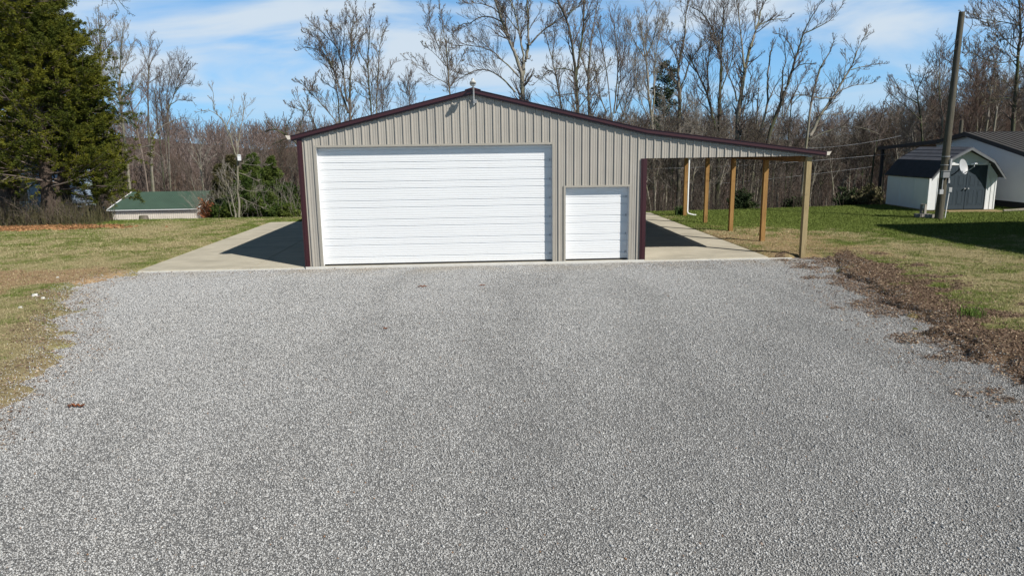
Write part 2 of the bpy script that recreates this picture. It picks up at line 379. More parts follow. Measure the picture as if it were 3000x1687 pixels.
GX, GY = np.meshgrid(gdx, gdy, indexing='ij'); GS = sdist(GX, GY, DRIVE)
def gravz(x, y):
    return -.062+(fbm(x*.5, y*.5, 3)-.5)*.05*sm(-.3, -2, y)+.012*np.sin((x-5.3)*1.9)*sm(-3, -6, y)*.8
GZ = gravz(GX, GY); nx, ny = GX.shape; idx = np.arange(nx*ny).reshape(nx, ny)
quads = np.stack([idx[:-1, :-1].ravel(), idx[1:, :-1].ravel(), idx[1:, 1:].ravel(), idx[:-1, 1:].ravel()], 1)
keep = (GS.ravel()[quads].min(1) < 1.2)
drive = mesh_np('gravel_driveway', np.stack([GX.ravel(), GY.ravel(), GZ.ravel()], 1), quads[keep], g.m, smooth=True); tag(drive, kind='structure')

def in_view(x, y, z, m=0.03):
    d = np.stack([x-CAM[0], y-CAM[1], z-CAM[2]], -1); c = d@FW; a = d@RT2/np.maximum(c, .01); b = d@UP2/np.maximum(c, .01)
    return (c > .5) & (np.abs(a) < 1500/FPX+m) & (np.abs(b) < 844/FPX+m)
# loose crushed stones lying on the drive
def stones(n):
    y = -17+17.1*rng.random(n)**1.35; x = rng.uniform(-7, 16, n); z = gravz(x, y); ok = in_view(x, y, z); x, y, z = x[ok], y[ok], z[ok]
    sd_ = sdist(x, y, DRIVE)+(fbm(x*2.2+5, y*2.2, 4)-.5)*1.1; ok = (sd_ < np.maximum(rng.normal(.02, .22, len(x)), -.05)) & (y < .0); x, y, z, sd_ = x[ok], y[ok], z[ok], sd_[ok]
    e_ = sd_ > -.45; z[e_] = np.maximum(z[e_], gz(x[e_], y[e_])); n = len(x); t_ = sm(-17, -3, y); s0 = .010+.004*t_; s1 = .028+.005*t_
    s = s0+(s1-s0)*rng.random(n)**1.3; s = s*np.where(rng.random(n) < .04, 1.5, 1)
    O = np.array([[1, 0, 0], [-.2, .9, 0], [-1, -.1, 0], [.1, -.9, 0], [0, 0, .75], [0, 0, -.6]], float)
    P = O[None]*(1+rng.normal(0, .22, (n, 6, 3)))*np.array([1, .75, .8])+rng.normal(0, .12, (n, 6, 3))
    q = rng.normal(0, 1, (n, 4)); q[:, 1:3] *= .45; q /= np.linalg.norm(q, axis=1)[:, None]
    a, b, c_, d = q.T
    Rm = np.stack([1-2*(c_*c_+d*d), 2*(b*c_-a*d), 2*(b*d+a*c_), 2*(b*c_+a*d), 1-2*(b*b+d*d), 2*(c_*d-a*b), 2*(b*d-a*c_), 2*(c_*d+a*b), 1-2*(b*b+c_*c_)], 1).reshape(n, 3, 3)
    P = np.einsum('nij,nkj->nki', Rm, P)*s[:, None, None]*.5
    P += np.stack([x, y, z+s*.12], 1)[:, None]
    T = np.array([[0, 1, 4], [1, 2, 4], [2, 3, 4], [3, 0, 4], [1, 0, 5], [2, 1, 5], [3, 2, 5], [0, 3, 5]])
    return P.reshape(-1, 3), (T[None]+np.arange(n)[:, None, None]*6).reshape(-1, 3)
sets = [stones(980000)]
V = []; F = []; b = 0
for v_, f_ in sets: V.append(v_); F.append(f_+b); b += len(v_)
g = G('crushed_stone'); gi = g.n('ShaderNodeNewGeometry'); rr = gi.outputs['Random Per Island']
c = g.mix(rr, (.37, .368, .362), (.60, .597, .588)); c = g.mix(g.rng(rr, .985, .99), c, (.72, .71, .68)); c = g.mix(g.rng(rr, .004, .003), c, (.33, .20, .12))
big = g.noise(.45, 4, .6)
tr = g.noise(.33, 4, .6, stretch=(1.5, .45, 1)); sxx = g.n('ShaderNodeSeparateXYZ'); g.l(g.tc.outputs['Object'], sxx.inputs[0])
tone = g.math('SUBTRACT', g.math('ADD', tr, g.math('MULTIPLY', g.math('SUBTRACT', sxx.outputs[0], 4.), .012)), g.rng(sxx.outputs[1], -8, -1, 0, .10)); c = g.mix(g.rng(tone, .46, .68, 0, .30), c, (.20, .20, .20)); c = g.mix(g.rng(tone, .46, .30, 0, .35), c, (.50, .50, .50))
sx_ = g.n('ShaderNodeSeparateXYZ'); g.l(g.tc.outputs['Object'], sx_.inputs[0])
ed = g.math('MULTIPLY', g.rng(sx_.outputs[1], -1.6, 0, 0, 1), g.rng(g.noise(.8, 4, .6), .42, .62)); c = g.mix(g.math('MULTIPLY', ed, .7), c, (.42, .37, .30))
g.base(c); g.rough(.9, .2)
st = mesh_np('gravel_stones', np.concatenate(V), np.concatenate(F), g.m); tag(st, 'loose grey crushed stones covering the wide gravel driveway', 'gravel', kind='stuff')

# ------------------------------------------------------------------ concrete slabs
g = G('concrete'); n0 = g.noise(1.2, 5, .6); n1c = g.noise(30, 4, .6); sx_ = g.n('ShaderNodeSeparateXYZ'); g.l(g.tc.outputs['Object'], sx_.inputs[0])
c = g.mix(g.rng(n0, .35, .7), (.47, .43, .34), (.60, .55, .44)); c = g.mix(g.rng(n1c, .4, .7, 0, .4), c, (.36, .335, .275))
stn = g.noise(1, 5, .6, stretch=(.5, 2.2, 1), dist=.6); c = g.mix(g.rng(stn, .5, .7, 0, .6), c, (.30, .275, .225))
g.base(c); g.rough(.9, .15); g.bump(n1c, .3, .004); MAT['concrete'] = g.m
g2 = painted('slab_edge', (.62, .60, .55), .8, .1, 3); MAT['slabedge'] = g2
def slab(name, x0, x1, y1, joints):
    m = MB(); xs = [x0]+joints[0]+[x1]; ys = [0.]+joints[1]+[y1]; gp = .011
    for i in range(len(xs)-1):
        for j in range(len(ys)-1):
            m.box((xs[i]+(gp if i else 0), ys[j]+(gp if j else 0), -.16), (xs[i+1]-(gp if i < len(xs)-2 else 0), ys[j+1]-(gp if j < len(ys)-2 else 0), 0.))
    o = m.build(name, MAT['concrete']); tag(o, kind='structure'); return o
slab('concrete_apron', -4.75, -.003, 13.3, ([-1.6], [4.4, 8.8])); slab('concrete_floor', 9.757, 13.5, 14.6, ([], [4.9, 9.8]))
m = MB(); m.box((-4.75, -.055, -.16), (14.2, -.003, -.028)); o = m.build('concrete_kerb', MAT['slabedge']); tag(o, kind='structure')

# ------------------------------------------------------------------ metal barn
H1, H2, H3, EAVE, PEAK, BW, DEP = 3.361, 2.140, 2.924, 3.70, 4.86, 9.754, 12.4
XD0, XD1 = .475, 7.09          # large opening
XS0, XS1 = 7.463, 9.315        # small opening
XEND, ZEND = 14.98, 3.03       # outer edge of the lean-to roof
PX = BW/2
def rooftop(x):
    if x <= PX: return EAVE+(PEAK-EAVE)*(x/PX)
    if x <= BW: return PEAK-(PEAK-EAVE-.02)*((x-PX)/PX)
    return EAVE+.02-(EAVE+.02-ZEND)*((x-BW)/(XEND-BW))
barn = thing('metal_barn', (PX, 0, 0), 'tan ribbed metal barn with maroon trim, two white garage doors and a side lean-to', 'barn')
RP = .2286
def ribprofile(x0, x1, phase):
    """list of (x, out) along the panel; big rib every 9 inches and two low ribs between"""
    pts = []
    k = math.floor((x0-phase)/RP)-1
    while phase+k*RP < x1+RP:
        c_ = phase+k*RP
        for dx, o_ in ((-.022, 0), (-.014, .034), (.011, .034), (.034, 0), (.066, 0), (.071, .007), (.088, .007), (.096, 0), (.134, 0), (.139, .007), (.156, .007), (.164, 0)):
            pts.append((c_+dx, o_))
        k += 1
    def at(x):
        for (a, oa), (b_, ob) in zip(pts, pts[1:]):
            if a <= x <= b_: return oa+(ob-oa)*(x-a)/max(b_-a, 1e-9)
        return 0
    q = [(x0, at(x0))]+[p for p in pts if x0+1e-4 < p[0] < x1-1e-4]+[(x1, at(x1))]
    return q
PH = .8*RP
def panel(mb, x0, x1, bot, top, y=0., phase=PH, T=None):
    q = ribprofile(x0, x1, phase); vs = []; fs = []
    for x, o_ in q:
        vs += [(x, y-o_, bot(x)), (x, y-o_, top(x))]
    if T: vs = [T(v) for v in vs]
    fs = [(2*i, 2*i+2, 2*i+3, 2*i+1) for i in range(len(q)-1)]
    mb.add(vs, fs)
tp = lambda x: rooftop(x)-.06
m = MB()
for x0, x1, bz in ((.0, XD0, .0), (XD0, XD1, H1), (XD1, XS0, 0.), (XS0, XS1, H2), (XS1, BW, 0.), (BW, PX*2+5.05, H3)):
    for (a, b_) in ([(x0, x1)] if not (x0 < PX < x1) else [(x0, PX), (PX, x1)]):
        panel(m, a, b_, lambda x, z=bz: z, tp)
wall = part(m, 'front_wall', MAT['tan'], barn)
# inner skin so that the wall has a back
m = MB()
for x0, x1, bz in ((.02, XD0-.01, .0), (XD0-.01, XD1+.01, H1+.01), (XD1+.01, XS0-.01, 0.), (XS0-.01, XS1+.01, H2+.01), (XS1+.01, BW-.02, 0.)):
    for (a, b_) in ([(x0, x1)] if not (x0 < PX < x1) else [(x0, PX), (PX, x1)]):
        m.prism([(a, .02, bz), (b_, .02, bz), (b_, .02, tp(b_)-.01), (a, .02, tp(a)-.01)], (0, .12, 0))
part(m, 'wall_frame', MAT['newwood'], barn)
m = MB(); m.prism([(BW+.01, .02, H3+.015), (14.8, .02, H3+.015), (14.8, .02, tp(14.8)-.02), (BW+.01, .02, tp(BW)-.05)], (0, .04, 0)); part(m, 'gable_backing', MAT['beamwood'], barn)
for x, s_ in ((0., -1), (BW, 1)):
    m = MB(); ez = tp(x)-.02
    panel(m, .0, DEP, lambda t: 0., lambda t: ez, T=(lambda v, x=x, s_=s_: (x+s_*(-v[1]), v[0], v[2]))); part(m, 'side_wall', MAT['tan'], barn)
m = MB()
for a, b_ in ((0, PX), (PX, BW)):
    panel(m, a, b_, lambda t: 0., lambda t: tp(t)-.02, T=lambda v: (v[0], DEP-v[1], v[2]))
part(m, 'rear_wall', MAT['tan'], barn)
# roof sheets with ribs along the slope
def roofsheet(xa, za, xb, zb, y0, y1):
    mb = MB(); q = ribprofile(y0, y1, .05); L_ = math.hypot(xb-xa, zb-za); nx_, nz_ = -(zb-za)/L_, (xb-xa)/L_
    vs = []
    for y, o_ in q: vs += [(xa+nx_*o_, y, za+nz_*o_), (xb+nx_*o_, y, zb+nz_*o_)]
    mb.add(vs, [(2*i, 2*i+1, 2*i+3, 2*i+2) for i in range(len(q)-1)])
    mb.box((0, 0, 0), (0.001, .001, .001), T=lambda v: (xa+.1+v[0], y0+.1+v[1], za-.05))
    return mb
Y0, Y1 = -.12, DEP+.12
for xa, za, xb, zb in ((PX, PEAK, -.17, EAVE-.04), (BW, EAVE+.02, PX, PEAK), (XEND, ZEND, BW, EAVE+.02)):
    if xa == PX: mb = roofsheet(xb, zb, xa, za, Y0, Y1)
    else: mb = roofsheet(xb, zb, xa, za, Y0, Y1)
    part(mb, 'roof', MAT['maroon'], barn)
# rake trim along the front edge of the roof (box section + small lip)
for (xa, za, xb, zb) in ((-.17, EAVE-.04, PX, PEAK), (PX, PEAK, BW, EAVE+.02), (BW, EAVE+.02, XEND, ZEND)):
    m = MB()
    m.prism([(xa, -.155, za-.085), (xb, -.155, zb-.085), (xb, -.155, zb+.012), (xa, -.155, za+.012)], (0, .152, 0))
    m.prism([(xa, -.11, za-.125), (xb, -.11, zb-.125), (xb, -.11, zb-.088), (xa, -.11, za-.088)], (0, .1, 0))
    m.prism([(xa, -.18, za+.014), (xb, -.18, zb+.014), (xb, -.18, zb+.024), (xa, -.18, za+.024)], (0, .22, 0))
    part(m, 'rake_trim', MAT['maroon'], barn)
m = MB(); m.prism([(PX-.22, Y0-.03, PEAK+.0), (PX, Y0-.03, PEAK+.065), (PX+.22, Y0-.03, PEAK+.0)], (0, Y1-Y0+.06, 0)); part(m, 'ridge_cap', MAT['maroon'], barn)
# tan drip strip under the right-hand rake
m = MB()
for xa, xb in ((PX+2.2, BW), (BW, 14.6)):
    m.prism([(xa, -.045, rooftop(xa)-.19), (xb, -.045, rooftop(xb)-.19), (xb, -.045, rooftop(xb)-.168), (xa, -.045, rooftop(xa)-.168)], (0, .03, 0))
part(m, 'drip_strip', MAT['tantrim'], barn)
for x0, x1, zt, zb_ in ((-.035, .105, EAVE-.1, 0.), (BW-.115, BW+.045, H3-.005, .0)):
    m = MB(); m.box((x0, -.052, zb_), (x1, .1, zt)); m.box((x0+.045, -.066, zb_), (x1-.045, -.053, zt)); part(m, 'corner_trim', MAT['maroon'], barn)
# door openings: trim, recess, jambs and ribbed sectional doors
REC = .185
def opening(x0, x1, h, name, label):
    m = MB()
    m.box((x0-.055, -.036, 0), (x0+.004, .02, h+.05)); m.box((x1-.004, -.036, 0), (x1+.055, .02, h+.05)); m.box((x0+.005, -.036, h-.006), (x1-.005, .02, h+.05))
    part(m, 'door_trim', MAT['tantrim'], barn)
    m = MB(); m.box((x0-.05, .021, 0), (x0, REC+.06, h)); m.box((x1, .021, 0), (x1+.05, REC+.06, h)); m.box((x0-.05, .021, h), (x1+.05, REC+.06, h+.05)); part(m, 'door_jamb', MAT['white'], barn)
    # profile in z : tall field, short field, with deep v grooves between and shallow pin stripes
    z = .03; prof = [(.03, 0)]; SEC = .5385
    seq = []
    while z < h-.02:
        for L_ in (.20, .3385):
            z1 = min(z+L_, h-.005)
            if z1-z < .03: continue
            zz_ = z+.004
            prof += [(z+.002, .009), (z+.012, -.015)]
            n_ = 5 if L_ > .3 else 3
            for i in range(n_):
                c_ = z+(z1-z)*(i+.5)/n_
                if c_+.012 < z1-.02 and c_-.012 > z+.016: prof += [(c_-.012, -.013), (c_-.006, -.0095), (c_+.006, -.0095), (c_+.012, -.013)]
            prof += [(z1-.034, -.013), (z1-.004, 0.009), (z1, .009)]
            z = z1
    vs = []
    for zz_, o_ in prof: vs += [(x0+.002, REC+o_, zz_), (x1-.002, REC+o_, zz_)]
    m = MB(); m.add(vs, [(2*i, 2*i+1, 2*i+3, 2*i+2) for i in range(len(prof)-1)]); m.box((x0+.002, REC+.03, .03), (x1-.002, REC+.05, h-.004))
    d = part(m, name, MAT['doorwhite'], barn); d['label'] = label
    m = MB(); m.box((x0+.002, REC-.02, .004), (x1-.002, REC+.028, .032)); mm = m.build('bottom_seal', MAT['rubber'], d, T=lambda v: v-Vector(barn.location))
    k = 0
    while .3+k*.5385 < h-.1:
        zc = .23+k*.5385; k += 1
        for xa in (x1-.075,):
            m = MB(); m.box((xa, REC-.035, zc-.03), (xa+.03, REC-.017, zc+.03)); m.build('hinge', MAT['galv'], d, T=lambda v: v-Vector(barn.location))
opening(XD0, XD1, H1, 'garage_door', 'wide white ribbed overhead door')
opening(XS0, XS1, H2, 'garage_door', 'narrow white ribbed overhead door')
# gutters
MAT['cream'] = painted('cream_metal', (.60, .54, .46), .5, .08, 1)
def gutter(x, z, s_):
    m = MB(); pr = [(0, 0), (0, -.10), (s_*.075, -.10), (s_*.12, -.01), (s_*.135, .012), (s_*.11, .012), (s_*.07, -.085), (s_*.015, -.085), (s_*.015, 0)]
    m.prism([(x+a, -.16, z+b_) for a, b_ in pr], (0, DEP+.3, 0)); m.prism([(x+a, -.163, z+b_) for a, b_ in ((0, 0), (0, -.10), (s_*.075, -.10), (s_*.125, .0))], (0, .003, 0)); part(m, 'gutter', MAT['cream'], barn)
gutter(-.172, EAVE-.02, -1); gutter(XEND+.004, ZEND+.01, 1)
# lean-to posts, beam and downspout
for k in range(5):
    yk = .03+k*3.05; x0 = 14.5; m = MB(); gzk = float(gz(np.array([14.575]), np.array([yk+.07]))[0])-.05
    top = rooftop(14.6)-.17
    m.box((x0, yk, gzk), (x0+.15, yk+.145, top if k else H3-.03)); pm = MAT['oldwood'] if k == 0 else MAT['newwood']
    o = part(m, 'post', pm, barn, bevel=.006)
    if k == 0: o['label'] = 'weathered grey front post'
m = MB(); m.box((14.38, .15, H3-.17), (14.49, 12.35, H3+.0)); m.box((14.655, .2, H3-.12), (14.69, 12.35, H3+.02)); part(m, 'beam', MAT['beamwood'], barn)
m = MB(); m.box((9.9, .075, H3+.02), (14.37, .115, H3+.16)); part(m, 'front_girt', MAT['beamwood'], barn)
for k in range(1, 10):
    yk = k*1.22; m = MB(); m.prism([(9.82, yk, 3.42), (14.7, yk, H3-.05+.05), (14.7, yk, rooftop(14.7)-.07), (9.82, yk, rooftop(9.82)-.07)], (0, .04, 0)); part(m, 'rafter', MAT['beamwood'], barn)
m = MB()
m.tube([(15.05, 12.42, 2.98), (15.05, 12.42, 2.88), (14.74, 12.42, 2.72), (14.74, 12.42, .22), (14.78, 12.40, .12), (15.0, 12.3, .06), (15.12, 12.28, .05)], .042, 8); part(m, 'downspout', MAT['white'], barn, smooth=True)
m = MB(); m.box((-.04, -.03, -.02), (XD0-.06, -.004, .0)); 
m = MB(); m.box((-.02, -.085, -.10), (BW+.02, -.058, .012)); part(m, 'sill_board', MAT['slabedge'], barn)
m = MB(); m.box((-.0, .0, -.15), (BW, DEP-.02, -.012)); part(m, 'floor', MAT['concrete'], barn)
m = MB(); m.box((9.95, .045, .9), (9.958, .05, .9)); 

# gooseneck yard light on the gable
LX = 4.885; HY = -.58
MAT['galvlight'] = painted('pale_aluminium', (.55, .54, .51), .5, .1)
lamp = thing('yard_light', (LX+.02, -.06, 4.52), 'small white gooseneck yard light on the gable peak of the metal barn', 'lamp')
m = MB(); m.box((LX-.04, -.09, 4.50), (LX+.10, -.026, 4.60)); m.tube([(LX+.03, -.09, 4.55), (LX+.03, -.13, 4.55)], .03, 8); part(m, 'wall_bracket', MAT['grey'], lamp)
m = MB(); m.tube([(LX+.01, -.08, 4.46), (LX+.01, -.12, 4.62), (LX+.01, -.20, 4.86), (LX, -.30, 4.97), (LX, -.40, 5.0), (LX, HY, 5.0)], .024, 8); part(m, 'arm', MAT['galv'], lamp, smooth=True)
def lathe(mb, c, prof, k=16):
    vs = []; fs = []
    for r_, z_ in prof:
        for j in range(k): a = 2*math.pi*j/k; vs.append((c[0]+r_*math.cos(a), c[1]+r_*math.sin(a), c[2]+z_))
    n_ = len(prof)
    fs = [(i*k+j, i*k+(j+1) % k, (i+1)*k+(j+1) % k, (i+1)*k+j) for i in range(n_-1) for j in range(k)]+[tuple(range(k))[::-1], tuple(range((n_-1)*k, n_*k))]
    mb.add(vs, fs)
m = MB(); lathe(m, (0, 0, 0), [(.085, -.04), (.09, -.025), (.08, .0), (.055, .025), (.038, .05), (.036, .085), (.02, .095)]); m.v = [(LX+a*1.0, HY-.03+b_*1.9, 5.02+c_+(-b_)*.25) for a, b_, c_ in m.v]; part(m, 'lamp_head', MAT['galvlight'], lamp, smooth=True)
m = MB(); lathe(m, (LX, HY, 4.965), [(.035, -.05), (.06, -.04), (.085, 0.0), (.085, .003)]); part(m, 'lamp_glass', MAT['glass'], lamp, smooth=True)

# ------------------------------------------------------------------ storage shed
A0 = onz(2712, 623); SA = R(-3.5); SX = Vector((math.cos(SA), math.sin(SA), 0)); SY = Vector((-math.sin(SA), math.cos(SA), 0)); SO = Vector((A0[0], A0[1], .12))
SW, SD = 3.15, 3.75
def ST(v): return SO+SX*v[0]+SY*v[1]+Vector((0, 0, v[2]))
shed = thing('storage_shed', tuple(SO), 'white gambrel roofed garden shed with slate blue double doors behind the utility pole', 'shed')
def spart(mb, name, mat, root=shed, **k): return mb.build(name, mat, root, T=lambda v: ST(v)-SO, **k)
GP = [(0, 1.56), (.52, 2.22), (SW/2, 2.80), (SW-.52, 2.22), (SW, 1.56)]
DX0, DX1, DZ = .82, 2.68, 2.05
m = MB()
m.prism([(0, 0, 0), (DX0, 0, 0), (DX0, 0, DZ), (DX0, 0, 2.33), (.52, 0, 2.22), (0, 0, 1.56)], (0, .08, 0)); m.prism([(DX1, 0, 0), (SW, 0, 0), (SW, 0, 1.56), (SW-.52, 0, 2.22), (DX1, 0, 2.205)], (0, .08, 0))
m.prism([(DX0, 0.001, DZ), (DX1, 0.001, DZ), (DX1, 0.001, 2.2), (SW/2, .001, 2.78), (DX0, .001, 2.33)], (0, .078, 0))
m.prism([(0, SD-.08, 0), (SW, SD-.08, 0)]+[(x, SD-.08, z) for x, z in GP[::-1]], (0, .08, 0))
m.box((0, .081, 0), (.08, SD-.081, 1.56)); m.box((SW-.08, .081, 0), (SW, SD-.081, 1.56)); spart(m, 'wall', MAT['white'])
for x in (.02, .42, 2.9, SW-.07): m = MB(); m.box((x, -.018, .01), (x+.05, -.001, 1.5)); spart(m, 'wall_batten', MAT['white'])
for y in (.02, 1.22, 2.44, SD-.07): m = MB(); m.box((-.018, y, .01), (-.001, y+.05, 1.5)); spart(m, 'wall_batten', MAT['white'])
m = MB(); m.box((DX0-.09, -.02, .0), (DX0-.002, -.001, DZ+.08)); m.box((DX1+.002, -.02, .0), (DX1+.09, -.001, DZ+.08)); m.box((DX0-.002, -.02, DZ+.002), (DX1+.002, -.001, DZ+.08)); spart(m, 'door_frame', MAT['white'])
MAT['rakegrey'] = painted('shaded_rake', (.16, .17, .18), .7, .2, 3); MAT['shingle'] = painted('dark_shingles', (.045, .046, .055), .9, .2, 3, bump=.01); MAT['shingletop'] = painted('grey_shingles', (.10, .105, .125), .85, .25, 3, bump=.01)  # rake board grey paints in the shadow along the roof edge
yo0, yo1 = -.42, SD+.12
def slopeslab(mb, a, b_, th=.045):
    (xa, za), (xb, zb) = a, b_; L_ = math.hypot(xb-xa, zb-za); nx_, nz_ = -(zb-za)/L_*th, (xb-xa)/L_*th
    mb.prism([(xa, yo0, za), (xb, yo0, zb), (xb+nx_, yo0, zb+nz_), (xa+nx_, yo0, za+nz_)], (0, yo1-yo0, 0))
m = MB(); slopeslab(m, (-.10, 1.47), (.50, 2.24)); slopeslab(m, (SW-.50, 2.24), (SW+.10, 1.47)); spart(m, 'roof', MAT['shingle'])
m = MB(); slopeslab(m, (.50, 2.245), (SW/2+.0, 2.845)); slopeslab(m, (SW/2, 2.845), (SW-.50, 2.245))
for i in range(1, 4):
    t = i/4; x = .5+(SW/2-.5)*t; z = 2.245+.6*t+.048; m.box((x-.02, yo0, z), (x+.02, yo1, z+.008))
spart(m, 'roof_cap', MAT['shingletop'])
m = MB(); RPp = [(-.11, 1.45), (.49, 2.23), (SW/2, 2.83), (SW-.49, 2.23), (SW+.11, 1.45)]
for (xa, za), (xb, zb) in zip(RPp, RPp[1:]): m.prism([(xa, yo0-.022, za-.09), (xb, yo0-.022, zb-.09), (xb, yo0-.022, zb+.02), (xa, yo0-.022, za+.02)], (0, .02, 0))
spart(m, 'rake_board', MAT['rakegrey'])
MAT['slate'] = painted('slate_door_paint', (.036, .052, .068), .5, .08)
for i, (a, b_) in enumerate(((DX0+.01, (DX0+DX1)/2-.012), ((DX0+DX1)/2+.012, DX1-.01))):
    m = MB(); m.box((a, .015, .02), (b_, .05, DZ-.01)); wd = (b_-a)
    for cxp in (.27, .73):
        for z0, z1 in ((.22, .92), (1.08, 1.60), (1.70, 1.90)):
            x0_, x1_ = a+wd*(cxp-.16), a+wd*(cxp+.16)
            m.box((x0_, .009, z0), (x0_+.025, .0148, z1)); m.box((x1_-.025, .009, z0), (x1_, .0148, z1)); m.box((x0_+.025, .009, z0), (x1_-.025, .0148, z0+.025)); m.box((x0_+.025, .009, z1-.025), (x1_-.025, .0148, z1)); m.box((x0_+.055, .006, z0+.055), (x1_-.055, .0148, z1-.055))
    d = spart(m, 'door', MAT['slate'])
    m = MB(); hx = b_-.07 if i == 0 else a+.07; m.tube([ST((hx, .014, .98)), ST((hx, -.03, .98))], .014, 8); m.tube([ST((hx, -.03, .98)), ST((hx, -.075, .98))], .033, 10); m.build('door_knob', MAT['galv'], d, T=lambda v: v-SO)
for b0_, b1_ in (((.05, .2, -.17), (.2, SD-.1, -.002)), ((SW-.2, .2, -.17), (SW-.05, SD-.1, -.002)), ((.05, .05, -.1), (SW-.05, .17, -.003))): m = MB(); m.box(b0_, b1_); spart(m, 'skid', MAT['oldwood'])
m = MB(); m.box((.75, -.55, -.09), (SW+.05, -.03, -.02)); ramp = spart(m, 'threshold_board', MAT['oldwood'])

# ------------------------------------------------------------------ white house with a dark metal roof (gable end to the left)
HXp = 31.0
house = thing('white_house', (31, 17, 0), 'white clapboard house with dark ribbed metal roof behind the garden shed', 'house')
pk = onx(2845, 391, HXp); er = onx(3000, 443, HXp); el = onx(2767, 413, HXp); pl = onx(2589, 434, HXp)
slr = (pk[2]-er[2])/(pk[1]-er[1]); ye = pk[1]-5.2; ze = pk[2]-5.2*slr
yl, zl = el[1], el[2]
zb = .35
m = MB(); row = .115; z = zb; Pg = [(ye+.35, zb), (ye+.35, ze+.35*slr-.10), (pk[1], pk[2]-.10), (yl+.9, zl-.10-.25), (yl+.9, zb)]
def yr(z):
    a = ye+.35 if z < ze+.35*slr-.1 else ye+.35+(z-(ze+.35*slr-.1))/max(slr, .01)
    t0 = zl-.35
    b_ = yl+.9 if z < t0 else yl+.9-(z-t0)*(yl+.9-pk[1])/(pk[2]-.1-t0)
    return a, b_
while z < pk[2]-.16:
    a0, b0 = yr(z); a1, b1 = yr(min(z+row, pk[2]-.1))
    m.add([(HXp-.022, a0, z), (HXp-.022, b0, z), (HXp, b1, z+row), (HXp, a1, z+row), (HXp, a0, z), (HXp, b0, z)], [(0, 3, 2, 1), (0, 1, 5, 4)]); z += row
m.box((HXp+.01, ye+.35, zb), (HXp+9, ye+.5, ze)); m.box((HXp+.01, yl+.6, zb), (HXp+9, yl+.75, zl-.4)); m.box((HXp+.02, ye+.4, zb), (HXp+.1, yl+.7, zl-.6)); part(m, 'siding', MAT['white'], house)
m = MB(); m.box((HXp+.1, ye+.5, -.6), (HXp+9, yl+.6, zb-.005)); part(m, 'foundation', MAT['dark'], house)
MAT['roofdark'] = painted('dark_metal_roof', (.10, .092, .085), .45, .15, 2)
m = MB()
def hroof(ya, za, yb, zb_, x0, x1):
    mb = m; x = x0; L_ = math.hypot(yb-ya, zb_-za)
    mb.prism([(x0, ya, za), (x0, yb, zb_), (x0, yb, zb_+.05), (x0, ya, za+.05)], (x1-x0, 0, 0))
    while x < x1-.05:
        mb.prism([(x, ya, za+.051), (x, yb, zb_+.051), (x, yb, zb_+.085), (x, ya, za+.085)], (.05, 0, 0)); x += .305
hroof(ye-.3, ze-.3*slr, pk[1]-.001, pk[2], HXp-.35, HXp+9); hroof(pk[1]+.001, pk[2], yl, zl, HXp-.35, HXp+9); hroof(yl+.002, zl, pl[1], pl[2], HXp-.35, HXp+5)
part(m, 'roof', MAT['roofdark'], house)
m = MB()
for ya, za, yb, zb_ in ((ye-.3, ze-.3*slr, pk[1], pk[2]), (pk[1], pk[2], yl, zl), (yl, zl, pl[1], pl[2])):
    m.prism([(HXp-.385, ya, za-.13), (HXp-.385, yb, zb_-.13), (HXp-.385, yb, zb_+.06), (HXp-.385, ya, za+.06)], (.03, 0, 0))
part(m, 'roof_fascia', MAT['dark'], house)
m = MB(); m.prism([(HXp-.03, ye+.3, ze-.32), (HXp-.03, pk[1], pk[2]-.34), (HXp-.03, pk[1], pk[2]-.135), (HXp-.03, ye+.1, ze-.1)], (.006, 0, 0)); m.prism([(HXp-.03, pk[1]+.002, pk[2]-.34), (HXp-.03, yl+.5, zl-.42), (HXp-.03, yl+.7, zl-.15), (HXp-.03, pk[1]+.002, pk[2]-.135)], (.006, 0, 0)); part(m, 'frieze_board', MAT['white'], house)
for xx in (HXp-.25, HXp+4.4): m = MB(); m.box((xx, pl[1]-.3, -.8), (xx+.15, pl[1]-.15, pl[2]-.02)); part(m, 'porch_post', MAT['dark'], house)

# neighbour house outside the frame to the right; its corner throws the shadow on the lawn
tipS = onz(2548, 661); hh = 5.4; bx, by = tipS[0]+.885*hh, tipS[1]-.875*hh
nb = thing('brick_house', (bx, by, 0), 'two storey neighbouring house just beyond the right edge of the lawn', 'house')
MAT['nb'] = painted('tan_render', (.36, .30, .24), .8)
m = MB(); m.box((bx, by-9, 0), (bx+14, by, hh)); part(m, 'wall', MAT['nb'], nb)
m = MB(); m.prism([(bx-.0, by+.0, hh+.002), (bx-.0, by-9, hh+.002), (bx+.5, by-4.5, hh+.9)], (14, 0, 0)); part(m, 'roof', MAT['roofdark'], nb)
for i in range(3):
    f_ = MB(); f_.box((bx-.03, by-7.6+i*2.6, 1.0), (bx-.005, by-6.5+i*2.6, 2.4)); part(f_, 'window', MAT['dark'], nb)

